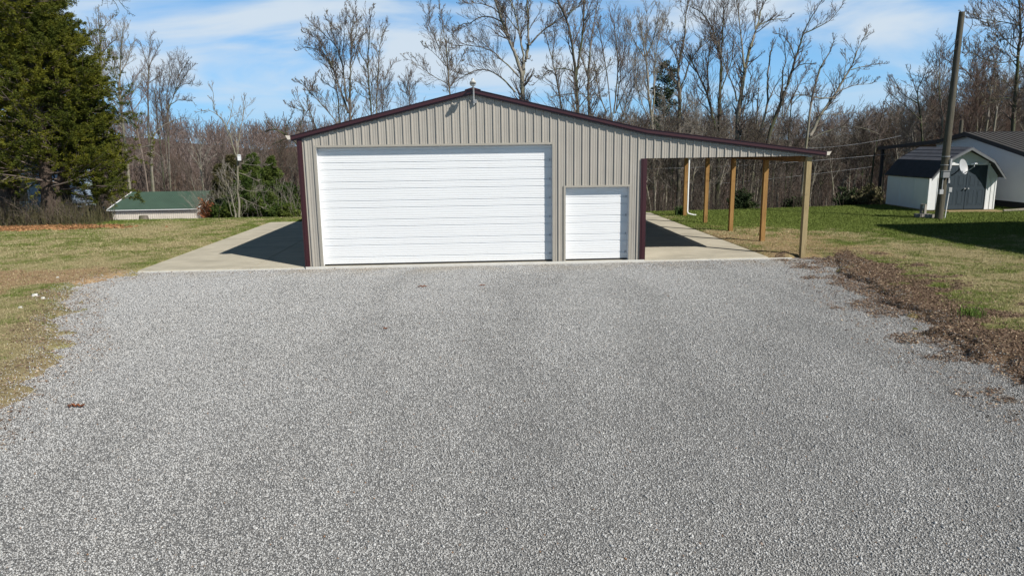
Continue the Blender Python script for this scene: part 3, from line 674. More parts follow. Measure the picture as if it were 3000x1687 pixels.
# ------------------------------------------------------------------ utility pole with its fittings
pb = onz(2750, 644); PBv = Vector((pb[0], pb[1], -.1)); pt = ony(2818, 36, pb[1]+.15)
pole = thing('utility_pole', tuple(PBv), 'tall grey wooden utility pole leaning in front of the garden shed', 'utility pole')
PTv = Vector(pt); pdn = (PTv-PBv)
def onpole(z): t = (z-PBv.z)/(PTv.z-PBv.z); return PBv+pdn*t
def prad(z): return .165-.055*(z/PTv.z)
zs = np.linspace(-.1, PTv.z, 14); m = MB(); m.tube([onpole(z)+Vector((random.uniform(-.01, .01), 0, 0)) for z in zs], [prad(z) for z in zs], 14); part(m, 'shaft', MAT['polewood'], pole, smooth=True)
q = onpole(1.95); m = MB(); m.box((q.x-.22, q.y-.30, q.z-.17), (q.x+.06, q.y-.13, q.z+.1)); m.box((q.x-.24, q.y-.33, q.z+.1), (q.x+.08, q.y-.11, q.z+.125)); part(m, 'meter_box', MAT['grey'], pole)
q = onpole(1.35); m = MB(); m.tube([(q.x-.14, q.y-.2, q.z-.1), (q.x-.14, q.y-.2, q.z+.55)], .02, 6); m.box((q.x-.25, q.y-.24, q.z-.25), (q.x-.09, q.y-.14, q.z-.06)); part(m, 'junction_box', MAT['galv'], pole)
q = onpole(2.4); m = MB(); m.box((q.x+.10, q.y-.2, q.z-.85), (q.x+.17, q.y-.13, q.z+.15)); part(m, 'conduit', MAT['galv'], pole)
for dz in (0, .35):
    m = MB(); c_ = onpole(2.3+dz); lathe(m, (c_.x, c_.y, c_.z), [(.172, -.012), (.172, .012)], 14); part(m, 'metal_strap', MAT['galv'], pole)
# loops of service wire near the top
m = MB(); zt = PTv.z
def P_(z, dx, dy=-.12): c_ = onpole(z); return (c_.x+dx, c_.y+dy, c_.z)
m.tube([P_(zt-1.05, -.1), P_(zt-1.3, -.3), P_(zt-1.5, -.45), P_(zt-1.62, -.42), P_(zt-1.60, -.3), P_(zt-1.4, -.15), P_(zt-1.2, -.06)], .013, 6)
m.tube([P_(zt-.22, .1), P_(zt-.28, .38), P_(zt-.5, .42), P_(zt-.8, .3), P_(zt-1.05, .12), P_(zt-1.6, .16), P_(zt-1.68, .3), P_(zt-1.55, .42), P_(zt-1.2, .38), P_(zt-1.0, .3)], .013, 6)
m.tube([P_(zt-.9, -.08), P_(zt-1.4, -.1, -.16), P_(zt-3.3, -.1, -.15)], .012, 6)
part(m, 'wire_loop', MAT['dark'], pole, smooth=True)
dish = thing('satellite_dish', tuple(onpole(2.75)), 'grey satellite dish on a bent arm strapped to the wooden utility pole', 'satellite dish')
q = onpole(1.85); D0 = Vector((q.x+.58, q.y-.25, q.z+.36))
m = MB(); m.tube([(q.x+.12, q.y-.1, q.z-.05), (q.x+.32, q.y-.2, q.z+.08), (D0.x-.12, D0.y, D0.z-.12), (D0.x-.1, D0.y, D0.z)], .028, 8); m.box((q.x+.08, q.y-.17, q.z-.2), (q.x+.15, q.y-.05, q.z+.1)); part(m, 'mast', MAT['dark'], dish)
ax = Vector((.42, -.86, .26)).normalized(); e1 = ax.orthogonal().normalized(); e1 = Vector((0, 0, 1))-ax*ax.z; e1.normalize(); e2 = ax.cross(e1)
m = MB(); vs = []; kr, ka = 5, 24
for side in (0, 1):
    for i in range(kr+1):
        r_ = .29*i/kr
        for j in range(ka):
            a = 2*math.pi*j/ka; vs.append(D0+e1*(r_*1.12*math.cos(a))+e2*(r_*math.sin(a))+ax*(.075*(i/kr)**2-side*.012))
fs = []
for side in (0, 1):
    b_ = side*(kr+1)*ka
    for i in range(kr):
        for j in range(ka): fs.append((b_+i*ka+j, b_+i*ka+(j+1) % ka, b_+(i+1)*ka+(j+1) % ka, b_+(i+1)*ka+j))
for j in range(ka): fs.append((kr*ka+j, kr*ka+(j+1) % ka, (kr+1)*ka+kr*ka+(j+1) % ka, (kr+1)*ka+kr*ka+j))
m.add(vs, fs); part(m, 'reflector', MAT['galv'], dish, smooth=True)
F0 = D0+ax*.50-e1*.10
m = MB(); m.tube([D0-e1*.28+ax*.06, F0], .016, 6); m.tube([F0-ax*.02, F0+e1*.08], .02, 6); part(m, 'feed_arm', MAT['galv'], dish)
m = MB(); m.tube([F0+e1*.1-ax*.08+e2*.05, F0+e1*.1+ax*.08+e2*.05], .03, 8); m.tube([F0+e1*.1-ax*.08-e2*.05, F0+e1*.1+ax*.08-e2*.05], .03, 8); part(m, 'feed_horn', MAT['white'], dish)
cp = onz(2765, 641); m = MB(); m.tube([(cp[0], cp[1]-.05, -.05), (cp[0]+.08, cp[1]-.05, 1.15)], .022, 8); m2 = MB(); m2.box((cp[0]+.02, cp[1]-.12, 1.15), (cp[0]+.15, cp[1], 1.34))
cpo = thing('conduit_riser', (cp[0], cp[1], 0), 'thin white conduit pipe with a small box standing beside the utility pole', 'pipe'); part(m, 'pipe', MAT['white'], cpo); part(m2, 'box_cover', MAT['galv'], cpo)
MAT['block'] = painted('concrete_block', (.27, .25, .22), .9, .25, 8, bump=.006)
def cinder(c_, rz, label, up=False):
    m = MB(); L_, W_, H_ = .40, .2, .2; w_ = .03
    m.box((-L_/2, -W_/2, 0), (L_/2, -W_/2+w_, H_)); m.box((-L_/2, W_/2-w_, 0), (L_/2, W_/2, H_))
    for x in (-L_/2, -w_/2, L_/2-w_): m.box((x, -W_/2+w_+.0005, 0.0), (x+w_, W_/2-w_-.0005, H_-.001))
    if up: Rx = Matrix.Rotation(R(90), 3, 'Y') 
    else: Rx = Matrix.Identity(3)
    Rz = Matrix.Rotation(rz, 3, 'Z'); o = m.build('concrete_block', MAT['block'], T=lambda v: Rz @ (Rx @ v)); o.location = c_; tag(o, label, 'concrete block', 'concrete blocks at the foot of the utility pole'); return o
b0 = onz(2722, 641); b1 = onz(2703, 640)
cinder((b0[0], b0[1]-.05, .0), .3, 'flat lying concrete block nearest the foot of the utility pole'); cinder((b1[0]-.08, b1[1]+.1, .0), -.2, 'concrete block under the upright one, left of the utility pole')
cinder((b1[0]+.02, b1[1]+.12, .40), .6, 'concrete block standing upright on the others left of the utility pole', True); cinder((b0[0]-.05, b0[1]+.28, .0), .1, 'dark concrete block at the back of the pile beside the utility pole')
m = MB(); lg = onz(2945, 622); m.tube([(lg[0]-.1, lg[1], .07), (lg[0]+1.6, lg[1]+.1, .11)], [.06, .09], 10); lo = m.build('log', MAT['barkpale'], smooth=True); tag(lo, 'pale fallen log lying in the grass right of the garden shed', 'log')

# power lines across the wood behind the lean-to
def wire(pts, label, n=24, sag=.4, r=.012):
    P0, P1 = Vector(pts[0]), Vector(pts[1]); m = MB(); m.tube([P0.lerp(P1, i/n)-Vector((0, 0, 4*sag*(i/n)*(1-i/n))) for i in range(n+1)], r, 5); o = m.build('power_line', MAT['galv']); tag(o, label, 'cable', 'overhead cables in front of the wood'); return o
wire([ony(1700, 497, 28), ony(2600, 452, 24)], 'overhead cable seen under the lean-to roof, upper of the two', sag=.25, r=.010)
wire([ony(1700, 560, 34), ony(2560, 488, 28)], 'overhead cable seen under the lean-to roof, lower of the two', sag=.3, r=.009)
wire([ony(2330, 435, 26), ony(2640, 398, 24)], 'overhead cable rising from above the lean-to eave toward the porch roof', sag=.2, r=.010)
wire([tuple(PTv+Vector((.1, 0, -.35))), (PTv.x+9, PTv.y+6, PTv.z-1.2)], 'service cable leaving the top of the utility pole to the right', sag=.5, r=.009)

# ------------------------------------------------------------------ green roofed poultry house down the slope on the left
YG = 60.
a = ony(313, 616, YG); b_ = ony(577, 613, YG); a0 = ony(349, 568, YG); rg = ony(628, 566, YG)
gs = thing('green_roofed_shed', (a[0], YG, -5), 'long low white shed with a green metal roof down the slope on the left', 'shed')
GW = 4.6; zE = a[2]; zR = a[2]+1.75; x0, x1 = a[0], b_[0]; rd = rg[0]-b_[0]
MAT['green'] = painted('green_metal_roof', (.040, .078, .055), .6, .15, .8); MAT['cream'] = painted('cream_metal', (.62, .57, .50), .5, .08, 1)
m = MB()
def skew(v): return (v[0]+(v[1]-YG)*.42, v[1], v[2])
panel(m, x0+.25, x1-.1, lambda x: -6.5, lambda x: zE-.02, y=YG+.35, T=skew)
m.prism([skew((x1-.1, YG+.35, -6.5)), skew((x1-.1, YG+.35+GW*1.3, -6.5)), skew((x1-.1, YG+.35+GW*1.3, zE)), skew((x1-.1, YG+.3+GW*.65, zR-.05)), skew((x1-.1, YG+.35, zE))], (.08, 0, 0))
m.prism([skew((x0+.25, YG+.35, -6.5)), skew((x0+.25, YG+.35+GW*1.3, -6.5)), skew((x0+.25, YG+.35+GW*1.3, zE)), skew((x0+.25, YG+.3+GW*.65, zR-.05)), skew((x0+.25, YG+.35, zE))], (.08, 0, 0))
part(m, 'wall', MAT['cream'], gs)
m = MB(); q = ribprofile(x0, x1, 0); vs = []
for x, o_ in q: vs += [skew((x, YG, zE+o_)), skew((x, YG+GW*.65+.3, zR+o_))]
m.add(vs, [(2*i, 2*i+2, 2*i+3, 2*i+1) for i in range(len(q)-1)]); m.prism([skew((x0, YG+GW*.65+.32, zR)), skew((x0, YG+GW*1.3+.7, zE)), skew((x0, YG+GW*1.3+.7, zE-.05)), skew((x0, YG+GW*.65+.32, zR-.05))], (x1-x0, 0, 0)); part(m, 'roof', MAT['green'], gs)
m = MB(); m.box((x0, YG-.03, zE-.09), (x1, YG-.005, zE-.01), T=skew); m.prism([skew((x0-.05, YG-.02, zE-.1)), skew((x0-.05, YG+GW*.65+.3, zR-.1)), skew((x0-.05, YG+GW*.65+.3, zR+.07)), skew((x0-.05, YG-.02, zE+.07))], (.09, 0, 0)); m.prism([skew((x1+.0, YG-.02, zE-.1)), skew((x1, YG+GW*.65+.3, zR-.1)), skew((x1, YG+GW*.65+.3, zR+.05)), skew((x1, YG-.02, zE+.05))], (.06, 0, 0)); part(m, 'roof_trim', MAT['white'], gs)

# stump near it
sp_ = ony(421, 642, 18.5); sz = float(terr0(sp_[0], 18.5)); m = MB(); m.tube([(sp_[0], 18.5, sz-.1), (sp_[0]+.01, 18.5, sz+.1), (sp_[0], 18.5, sz+.2), (sp_[0], 18.5, sz+.26)], [.28, .24, .22, .215], 12); o = m.build('tree_stump', MAT['barkgrey'], smooth=True); tag(o, 'low grey tree stump on the grass in front of the green roofed shed', 'stump')

# white house behind the cedars, on the far left
wh = thing('white_cottage', (-23.5, 21, 0), 'white cottage half hidden behind the big cedars at the left edge', 'house')
m = MB(); m.box((-33, 20.2, -1.5), (-21.9, 28, 2.9)); part(m, 'wall', MAT['white'], wh)
MAT['shadewall'] = painted('shaded_siding', (.30, .38, .48), .6, .1); m = MB(); m.box((-21.86, 21.0, -1.5), (-19.6, 27, 2.5)); part(m, 'porch_wall', MAT['shadewall'], wh)  # blue-grey puts shade into the colour of the cottage's porch wall
m = MB(); m.prism([(-33.3, 19.9, 2.92), (-33.3, 28.3, 2.92), (-33.3, 24.1, 4.5)], (11.7, 0, 0)); m.prism([(-21.55, 20.6, 2.52), (-21.55, 27.4, 2.52), (-21.55, 24, 3.5)], (2.2, 0, 0)); part(m, 'roof', MAT['roofdark'], wh)
MAT['win'] = painted('window_glass', (.03, .04, .05), .08, .1, spec=.8)
for x in (-25., -20.7): 
    f_ = MB(); f_.box((x-.55, (20.16 if x < -22 else 20.96), .6), (x+.55, (20.19 if x < -22 else 20.99), 1.9)); wn = part(f_, 'window', MAT['white'], wh)
    f_ = MB(); f_.box((x-.48, (20.13 if x < -22 else 20.93), .67), (x+.48, (20.155 if x < -22 else 20.955), 1.83)); f_.build('pane', MAT['win'], wn, T=lambda v: v-Vector(wh.location))

# quad bike parked in the cedar shade
ax_, ay_ = -14.7, 15.9; az_ = float(terr0(ax_, ay_))
atv = thing('quad_bike', (ax_, ay_, az_), 'black quad bike parked behind the weeds right of the cedar trunks', 'quad bike')
def wheelm(c_, r_, w_):
    m = MB(); k = 18; vs = []; fs = []
    pr = [(r_*.5, -w_/2), (r_*.9, -w_/2), (r_, -w_*.3), (r_, w_*.3), (r_*.9, w_/2), (r_*.5, w_/2)]
    for rr_, yy in pr:
        for j in range(k): a_ = 2*math.pi*j/k; vs.append((c_[0]+rr_*math.cos(a_), c_[1]+yy, c_[2]+rr_*math.sin(a_)))
    for i in range(len(pr)-1):
        for j in range(k): fs.append((i*k+j, i*k+(j+1) % k, (i+1)*k+(j+1) % k, (i+1)*k+j))
    m.add(vs, fs); return m
for dx in (-.62, .62):
    for dy in (-.45, .45):
        wv = part(wheelm((ax_+dx, ay_+dy, az_+.3), .3, .24), 'wheel', MAT['rubber'], atv)
        m = MB(); m.tube([(ax_+dx, ay_+dy-.08, az_+.3), (ax_+dx, ay_+dy+.08, az_+.3)], .15, 12); m.build('rim', MAT['galv'], wv, T=lambda v: v-Vector(atv.location))
m = MB(); m.prism([(ax_-.95, ay_-.2, az_+.45), (ax_+.9, ay_-.2, az_+.45), (ax_+.98, ay_-.2, az_+.65), (ax_+.5, ay_-.2, az_+.85), (ax_+.1, ay_-.2, az_+.72), (ax_-.9, ay_-.2, az_+.78)], (0, .4, 0))
for dx in (-.62, .62): m.prism([(ax_+dx-.36, ay_-.6, az_+.55), (ax_+dx-.25, ay_-.6, az_+.68), (ax_+dx+.25, ay_-.6, az_+.68), (ax_+dx+.36, ay_-.6, az_+.55), (ax_+dx+.2, ay_-.6, az_+.63), (ax_+dx-.2, ay_-.6, az_+.63)], (0, 1.2, 0))
part(m, 'body', MAT['dark'], atv)
m = MB(); m.box((ax_-.7, ay_-.16, az_+.8), (ax_+.1, ay_+.16, az_+.9)); part(m, 'seat', MAT['rubber'], atv, bevel=.03)
m = MB(); m.tube([(ax_+.42, ay_, az_+.8), (ax_+.3, ay_, az_+1.08)], .02, 6); m.tube([(ax_+.22, ay_-.4, az_+1.1), (ax_+.32, ay_-.15, az_+1.08), (ax_+.32, ay_+.15, az_+1.08), (ax_+.22, ay_+.4, az_+1.1)], .017, 6); part(m, 'handlebar', MAT['dark'], atv)
m = MB()
for x0_ in (-.95, .5):
    for k in range(4): m.tube([(ax_+x0_+k*.14, ay_-.4, az_+.93), (ax_+x0_+k*.14, ay_+.4, az_+.93)], .012, 5)
    for yy in (-.4, .4): m.tube([(ax_+x0_, ay_+yy, az_+.93), (ax_+x0_+.42, ay_+yy, az_+.93)], .012, 5)
m.tube([(ax_-.6, ay_, az_+.925), (ax_+.6, ay_, az_+.925)], .012, 5)
part(m, 'rack', MAT['galv'], atv)

# small things lying on the gravel
def twiglet(u, v, label, L_, n_=5):
    c_ = onz(u, v, -.045); m = MB()
    for i in range(n_):
        a_ = random.uniform(-.5, .5)+(math.pi if i % 2 else 0); l = L_*random.uniform(.4, 1)
        m.tube([(0, 0, .02), (math.cos(a_)*l*.5, math.sin(a_)*l*.5, .03+random.uniform(0, .03)), (math.cos(a_)*l, math.sin(a_)*l, random.uniform(.0, .03))], [.012, .008, .004], 5)
        e_ = Vector((math.cos(a_)*l, math.sin(a_)*l, .02)); m.add([e_+Vector((-.02, 0, 0)), e_+Vector((.015, -.02, .01)), e_+Vector((.045, 0, .02)), e_+Vector((.01, .025, .015))], [(0, 1, 2, 3)])
    o = m.build('dead_twig', MAT['rust']); o.location = c_; tag(o, label, 'twig'); return o
twiglet(222, 1193, 'reddish brown dead twig with leaves lying on the gravel at lower left', .13, 7)
twiglet(1238, 842, 'small dark twig on the gravel in front of the wide garage door', .12, 5)
twiglet(1412, 838, 'tiny dark scrap on the gravel right of the small twig', .06, 4)
twiglet(1127, 965, 'tiny orange leaf scrap on the gravel below the wide door', .04, 3)

# ------------------------------------------------------------------ vegetation tools
def unit(v): return v/np.maximum(np.linalg.norm(v, axis=-1, keepdims=True), 1e-9)
def tubes(P, Rr, k=3, cap=False):
    """P (M,n,3) polylines, Rr (M,n) radii -> verts, quads"""
    M, n, _ = P.shape
    T = np.empty_like(P); T[:, 1:-1] = P[:, 2:]-P[:, :-2]; T[:, 0] = P[:, 1]-P[:, 0]; T[:, -1] = P[:, -1]-P[:, -2]; T = unit(T)
    ref = np.where(np.abs(T[..., 2:3]) > .92, np.array([1., 0, 0]), np.array([0, 0, 1.]))
    A = unit(np.cross(T, ref)); B = np.cross(T, A)
    an = np.arange(k)*2*np.pi/k
    V = P[:, :, None]+Rr[:, :, None, None]*(A[:, :, None]*np.cos(an)[:, None]+B[:, :, None]*np.sin(an)[:, None])
    base = (np.arange(M)[:, None]*n+np.arange(n-1)[None])*k
    j = np.arange(k); j2 = (j+1) % k
    F = np.stack([base[..., None]+j, base[..., None]+j2, base[..., None]+k+j2, base[..., None]+k+j], -1).reshape(-1, 4)
    return V.reshape(-1, 3), F
class Acc:
    def __init__(s): s.V = []; s.F = {3: [], 4: []}; s.n = 0
    def add(s, V, F): s.V.append(V); s.F[F.shape[1]].append(F+s.n); s.n += len(V)
    def obj(s, name, mat, parent=None, smooth=False):
        if not s.V: return None
        return mesh_np(name, np.concatenate(s.V), [np.concatenate(f) for f in s.F.values() if f], mat, parent, smooth)
def spawn(P, Rr, m, t0, t1, L, ang, n=5, trop=.15, wob=.18, rk=.6, rmin=.006, taper=.25, r=rng, lenfall=.6, up=None):
    """m children on each of the M parents; L: (lo,hi) absolute length or relative if < 0"""
    M, np_, _ = P.shape; m_ = M*m
    pi_ = np.repeat(np.arange(M), m)
    t = np.tile(np.linspace(0, 1, m), M)*(t1-t0)+t0+r.uniform(-.5, .5, m_)*(t1-t0)/m; t = np.clip(t, 0, .995)
    f = t*(np_-1); i = f.astype(int); f = f-i
    p = P[pi_, i]*(1-f)[:, None]+P[pi_, i+1]*f[:, None]; d = unit(P[pi_, i+1]-P[pi_, i]); pr = Rr[pi_, i]*(1-f)+Rr[pi_, i+1]*f
    pl_ = np.linalg.norm(np.diff(P, axis=1), axis=2).sum(1)[pi_]
    q = unit(np.cross(d, r.normal(0, 1, (m_, 3)))); a = r.uniform(ang[0], ang[1], m_)
    cd_ = unit(d*np.cos(a)[:, None]+q*np.sin(a)[:, None])
    Ls = r.uniform(L[0], L[1], m_)*(pl_ if L[2:] == ('rel',) else 1)*(1-lenfall*t)
    C = np.empty((m_, n, 3)); C[:, 0] = p; step = Ls/(n-1); dd = cd_
    for k in range(1, n):
        dd = unit(dd+np.array([0, 0, trop])+r.normal(0, wob, (m_, 3))); C[:, k] = C[:, k-1]+dd*step[:, None]
    r0 = np.clip(pr*rk, rmin, Ls*.035+rmin); Rc = r0[:, None]*np.linspace(1, taper, n)[None]; Rc = np.maximum(Rc, rmin*.8)
    return C, Rc
def resamp(pts, n):
    pts = np.asarray(pts, float); s = np.concatenate([[0], np.cumsum(np.linalg.norm(np.diff(pts, axis=0), axis=1))]); u = np.linspace(0, s[-1], n)
    return np.stack([np.interp(u, s, pts[:, i]) for i in range(pts.shape[1])], 1)
def smoothp(pts, n):
    q = resamp(pts, n)
    for _ in range(2): q[1:-1] = (q[:-2]+2*q[1:-1]+q[2:])/4
    return q
def budmesh(tips, sz, r=rng):
    n = len(tips); a = unit(r.normal(0, 1, (n, 3))); b = unit(np.cross(a, r.normal(0, 1, (n, 3))))
    s = r.uniform(.5, 1.2, n)[:, None]*sz
    V = np.stack([tips-a*s, tips+a*s*.9+b*s*.5, tips+b*s*1.1+a*s*.1], 1).reshape(-1, 3); F = np.arange(3*n).reshape(n, 3); return V, F
TREES = []
def crownify(limbs, cr, bd, dens, sub, rmin, buds, bsz, L1=(.22, .42), r=rng):
    """limbs: list of (P,R) arrays; grows 3 levels of branches"""
    for P, Rr in limbs:
        P = P[None]; Rr = Rr[None]; Lp = np.linalg.norm(np.diff(P[0], axis=0), axis=1).sum()
        m1 = max(5, int(dens*(3.0 if dens < 1.55 else 2.1)*Lp))
        c1, r1 = spawn(P, Rr, m1, .2 if Lp > 5 else .1, 1., (L1[0]*1.15, L1[1]*1.3, 'rel'), (.35, .9), 7, .14, .17, .45, rmin*1.35, .3, r, .55)
        cr.add(*tubes(c1, r1, 4))
        c2, r2 = spawn(c1, r1, sub+1, .15, 1., (.35, .75, 'rel'), (.35, .85), 6, .14, .17, .6, rmin*.95, .4, r, .55); cr.add(*tubes(c2, r2, 3))
        c3, r3 = spawn(c2, r2, sub+1, .2, 1., (.35, .75, 'rel'), (.3, .8), 4, .12, .17, .65, rmin*.75, .5, r, .45); cr.add(*tubes(c3, r3, 3))
        if buds:
            tp_ = np.concatenate([c3[:, -1], c3[:, 2], c2[:, -1]]); tp_ = tp_[r.random(len(tp_)) < buds]; bd.add(*budmesh(tp_, bsz, r))
def traced(label, Y, org, scl, limbs, bmat='barkgrey', tmat='twig', dens=1.2, sub=4, buds=0., bsz=.05, cat='bare tree', name='bare_tree', rmin=.011, group=None, L1=(.26, .5), seed=0, root=True, spread=.28):
    r = np.random.default_rng(abs(seed+int(Y*10)+int(limbs[0][2][0][0])))
    tk = Acc(); cr = Acc(); bd = Acc(); LB = []; rootp = None
    dist = (np.array([0, Y, 0])-CAM)@FW
    for li, (w0, w1, pts) in enumerate(limbs):
        u = [(org[0]+a/scl, org[1]+b_/scl) for a, b_ in pts]; off = r.uniform(-1, 1)*spread if li else 0
        W = []; s_ = 0
        for i, (uu, vv) in enumerate(u):
            if i: s_ += math.hypot(uu-u[i-1][0], vv-u[i-1][1])/FPX*dist
            W.append(ony(uu, vv, Y+off*s_))
        W = np.array(W); sc_ = dist/FPX/scl/2*1.2; rad0, rad1 = w0*sc_, max(w1*sc_, rmin)
        if li == 0:
            gzv = float(terr0(W[0][0], Y)); b0_ = W[0].copy()
            if root:
                drift = (W[min(2, len(W)-1)]-W[0]); hgt = max(b0_[2]-gzv, .3)
                gp_ = b0_-np.array([drift[0]/max(drift[2], .5)*hgt*.3, 0, hgt+.15]); W = np.vstack([gp_, b0_*.5+gp_*.5, W])
            rootp = W[0]
        n = max(8, int(len(pts)*3)); q = smoothp(W, n); q[1:-1] += r.normal(0, rad0*.12+.01, (n-2, 3))*np.array([1, 1, .3])
        rr_ = rad0+(rad1-rad0)*np.linspace(0, 1, n)**.85
        if li == 0 and root: rr_[0] *= 1.35; rr_[1] *= 1.08
        if li == 0: zc_ = b0_[2]+.4*(q[-1][2]-b0_[2]); cut0 = min(int(np.argmax(q[:, 2] > zc_)), n-4)
        V, F = tubes(q[None], rr_[None], 9 if rad0 > .12 else 6); tk.add(V, F); LB.append((q, rr_))
    crownify([(q[(cut0 if i == 0 else int(len(q)*.15)):], rr_[(cut0 if i == 0 else int(len(q)*.15)):]) for i, (q, rr_) in enumerate(LB)], cr, bd, dens, sub, rmin, buds, bsz, L1, r)
    t = thing(name, tuple(rootp), label, cat, group)
    tk.V = [np.concatenate(tk.V)-np.asarray(rootp)]; tk.obj('trunk', MAT[bmat], t, True)
    nc = sum(len(f) for f in cr.F[4]); nb = sum(len(f) for f in bd.F[3])
    V = np.concatenate(cr.V+bd.V)-np.asarray(rootp); Fs = [np.concatenate(cr.F[4])]+([np.concatenate(bd.F[3])+cr.n] if nb else [])
    mesh_np('crown', V, Fs, parent=t, mats=[MAT[tmat], MAT['bud']], midx=np.concatenate([np.zeros(nc), np.ones(nb)]))
    return t

# ------------------------------------------------------------------ individually placed bare trees (behind the barn)
A = (1200, 0); sA = 4.528
traced('big pale barked tree with two arching left limbs rising behind the roof peak', 34, A, sA, [
 (62, 46, [(1505, 1240), (1498, 1120), (1490, 1000)]),
 (40, 22, [(1488, 1010), (1450, 870), (1385, 690), (1330, 540), (1270, 400), (1222, 300), (1200, 180), (1150, 60), (1110, -60)]),
 (18, 4, [(1222, 300), (1130, 240), (1050, 222), (950, 222), (865, 270), (795, 322), (700, 310), (645, 370), (560, 440)]),
 (14, 4, [(1205, 200), (1120, 110), (1000, 60), (850, 40), (740, 60), (640, -10)]),
 (12, 4, [(1290, 440), (1190, 345), (1120, 322)]),
 (42, 30, [(1495, 1010), (1515, 880), (1555, 720), (1580, 580)]),
 (26, 16, [(1578, 590), (1570, 420), (1575, 250), (1562, 60), (1560, -160)]),
 (22, 6, [(1585, 600), (1690, 480), (1840, 345), (2000, 255), (2110, 180), (2264, 30)]),
 (26, 10, [(1510, 830), (1505, 700), (1465, 520), (1435, 330), (1400, 150), (1330, 20), (1280, -80)]),
 (14, 5, [(1450, 420), (1350, 300), (1240, 140), (1150, 10), (1120, -60)]),
 (20, 4, [(1440, 1010), (1330, 885), (1210, 790), (1140, 705), (1050, 660), (930, 622), (780, 606), (650, 602), (560, 650)]),
 (22, 5, [(1400, 1225), (1300, 1105), (1170, 990), (1020, 925), (910, 920), (790, 970), (680, 1040), (560, 1120)])], 'barkpale', 'twig', 1.3, 5, .35, .05, L1=(.25, .46))
traced('slender budding tree left of the roof peak with fanned upright branches', 40, A, sA, [
 (28, 16, [(535, 1170), (515, 1000), (490, 800), (485, 620)]), (14, 4, [(485, 620), (450, 430), (430, 260), (400, 120)]), (11, 3, [(505, 930), (420, 700), (340, 510), (270, 400), (230, 260), (270, 150)]),
 (10, 3, [(480, 880), (370, 750), (260, 650), (170, 600)]), (12, 3, [(540, 1130), (400, 1060), (260, 980), (140, 870), (10, 800)]), (8, 3, [(490, 800), (560, 600), (640, 420)]), (8, 3, [(530, 1000), (640, 880), (720, 700)])], 'barkgrey', 'twig', 1.6, 5, .5, .05)
traced('dark mossy twin stemmed tree right of the big pale tree', 31, A, sA, [
 (46, 34, [(2240, 1420), (2220, 1200), (2200, 960)]), (32, 20, [(2200, 960), (2170, 680), (2125, 420), (2065, 210), (1990, 90), (1930, -60)]),
 (30, 18, [(2215, 1000), (2250, 760), (2290, 520), (2310, 250), (2320, 0), (2330, -80)]), (14, 4, [(2215, 970), (2060, 905), (1910, 920), (1800, 990), (1690, 1080)]), (12, 4, [(2210, 1240), (2060, 1250), (1920, 1285)]), (14, 4, [(2100, 200), (2200, 110), (2330, 20)]), (12, 4, [(2240, 1200), (2360, 1060), (2480, 960)]), (11, 4, [(2250, 1250), (2430, 1260), (2620, 1290)])], 'barkdark', 'twig', 1.2, 4, .3, .05)
B = (1600, 0); sB = 3.22
traced('mossy grey tree just right of the dark twin stemmed tree', 36, B, sB, [(30, 18, [(405, 1030), (400, 850), (400, 650)]), (17, 5, [(400, 650), (420, 450), (440, 250), (480, 60)]), (10, 3, [(400, 800), (500, 700), (630, 590)]), (10, 3, [(400, 700), (330, 560), (300, 400)])], 'barkgrey', 'twig', 1.6, 4, .5, .06)
traced('thin grey tree with a forked top left of the mossy grey tree', 42, B, sB, [(20, 12, [(150, 960), (130, 820), (90, 700)]), (11, 3, [(90, 700), (50, 540), (90, 380), (60, 200)]), (10, 3, [(100, 730), (30, 640), (-60, 760)]), (9, 3, [(60, 560), (10, 400), (-30, 240)])], 'barkgrey', 'twig', 1.8, 4, .4, .05)
traced('fan shaped clump of many thin stems above the roof bend', 44, B, sB, [(16, 6, [(620, 1080), (600, 860), (560, 600), (520, 400), (490, 220)]), (13, 4, [(640, 1075), (668, 800), (680, 560), (655, 340), (640, 190)]), (12, 3, [(650, 1070), (720, 900), (790, 760), (835, 560)]), (12, 3, [(570, 1060), (500, 900), (470, 700), (440, 500)]), (11, 3, [(660, 1050), (700, 700), (740, 480), (760, 260)])], 'barkgrey', 'twig', 1.4, 4)
traced('low V shaped clump of thin stems at the roof bend', 40, B, sB, [(14, 4, [(728, 1105), (790, 1000), (845, 860), (860, 720)]), (12, 3, [(725, 1105), (760, 940), (820, 800), (930, 720)]), (10, 3, [(730, 1100), (690, 950), (640, 860)])], 'barkgrey', 'twigred', 1.8, 4)
traced('vase shaped grey tree with a broad fine fan of upright twigs', 38, B, sB, [
 (26, 15, [(1005, 1170), (975, 980), (955, 760), (945, 580)]), (13, 4, [(945, 580), (920, 440), (900, 300), (880, 140)]), (11, 3, [(945, 570), (870, 460), (805, 340), (770, 230)]), (12, 3, [(955, 520), (1010, 380), (1050, 230), (1070, 90)]), (11, 3, [(950, 540), (930, 380), (960, 210), (950, 90)]),
 (16, 4, [(1005, 1150), (1015, 900), (1020, 640), (1050, 400), (1110, 200)]), (9, 3, [(985, 1140), (900, 980), (850, 780), (840, 560)])], 'barkpale', 'twigpale', 1.8, 5)
traced('dark trunked tree with a wide right hand limb behind the roof bend', 29, B, sB, [
 (38, 26, [(1258, 1200), (1258, 1000), (1260, 830)]), (24, 12, [(1255, 840), (1240, 640), (1280, 490), (1308, 340)]), (12, 4, [(1308, 340), (1310, 170), (1350, 0), (1370, -60)]), (14, 4, [(1255, 850), (1200, 720), (1140, 635), (990, 565)]),
 (16, 4, [(1270, 820), (1325, 720), (1335, 610), (1420, 480), (1560, 360)]), (10, 3, [(1245, 600), (1200, 480), (1150, 400), (1130, 260)])], 'barkgrey', 'twig', 1.4, 4, .35, .05)
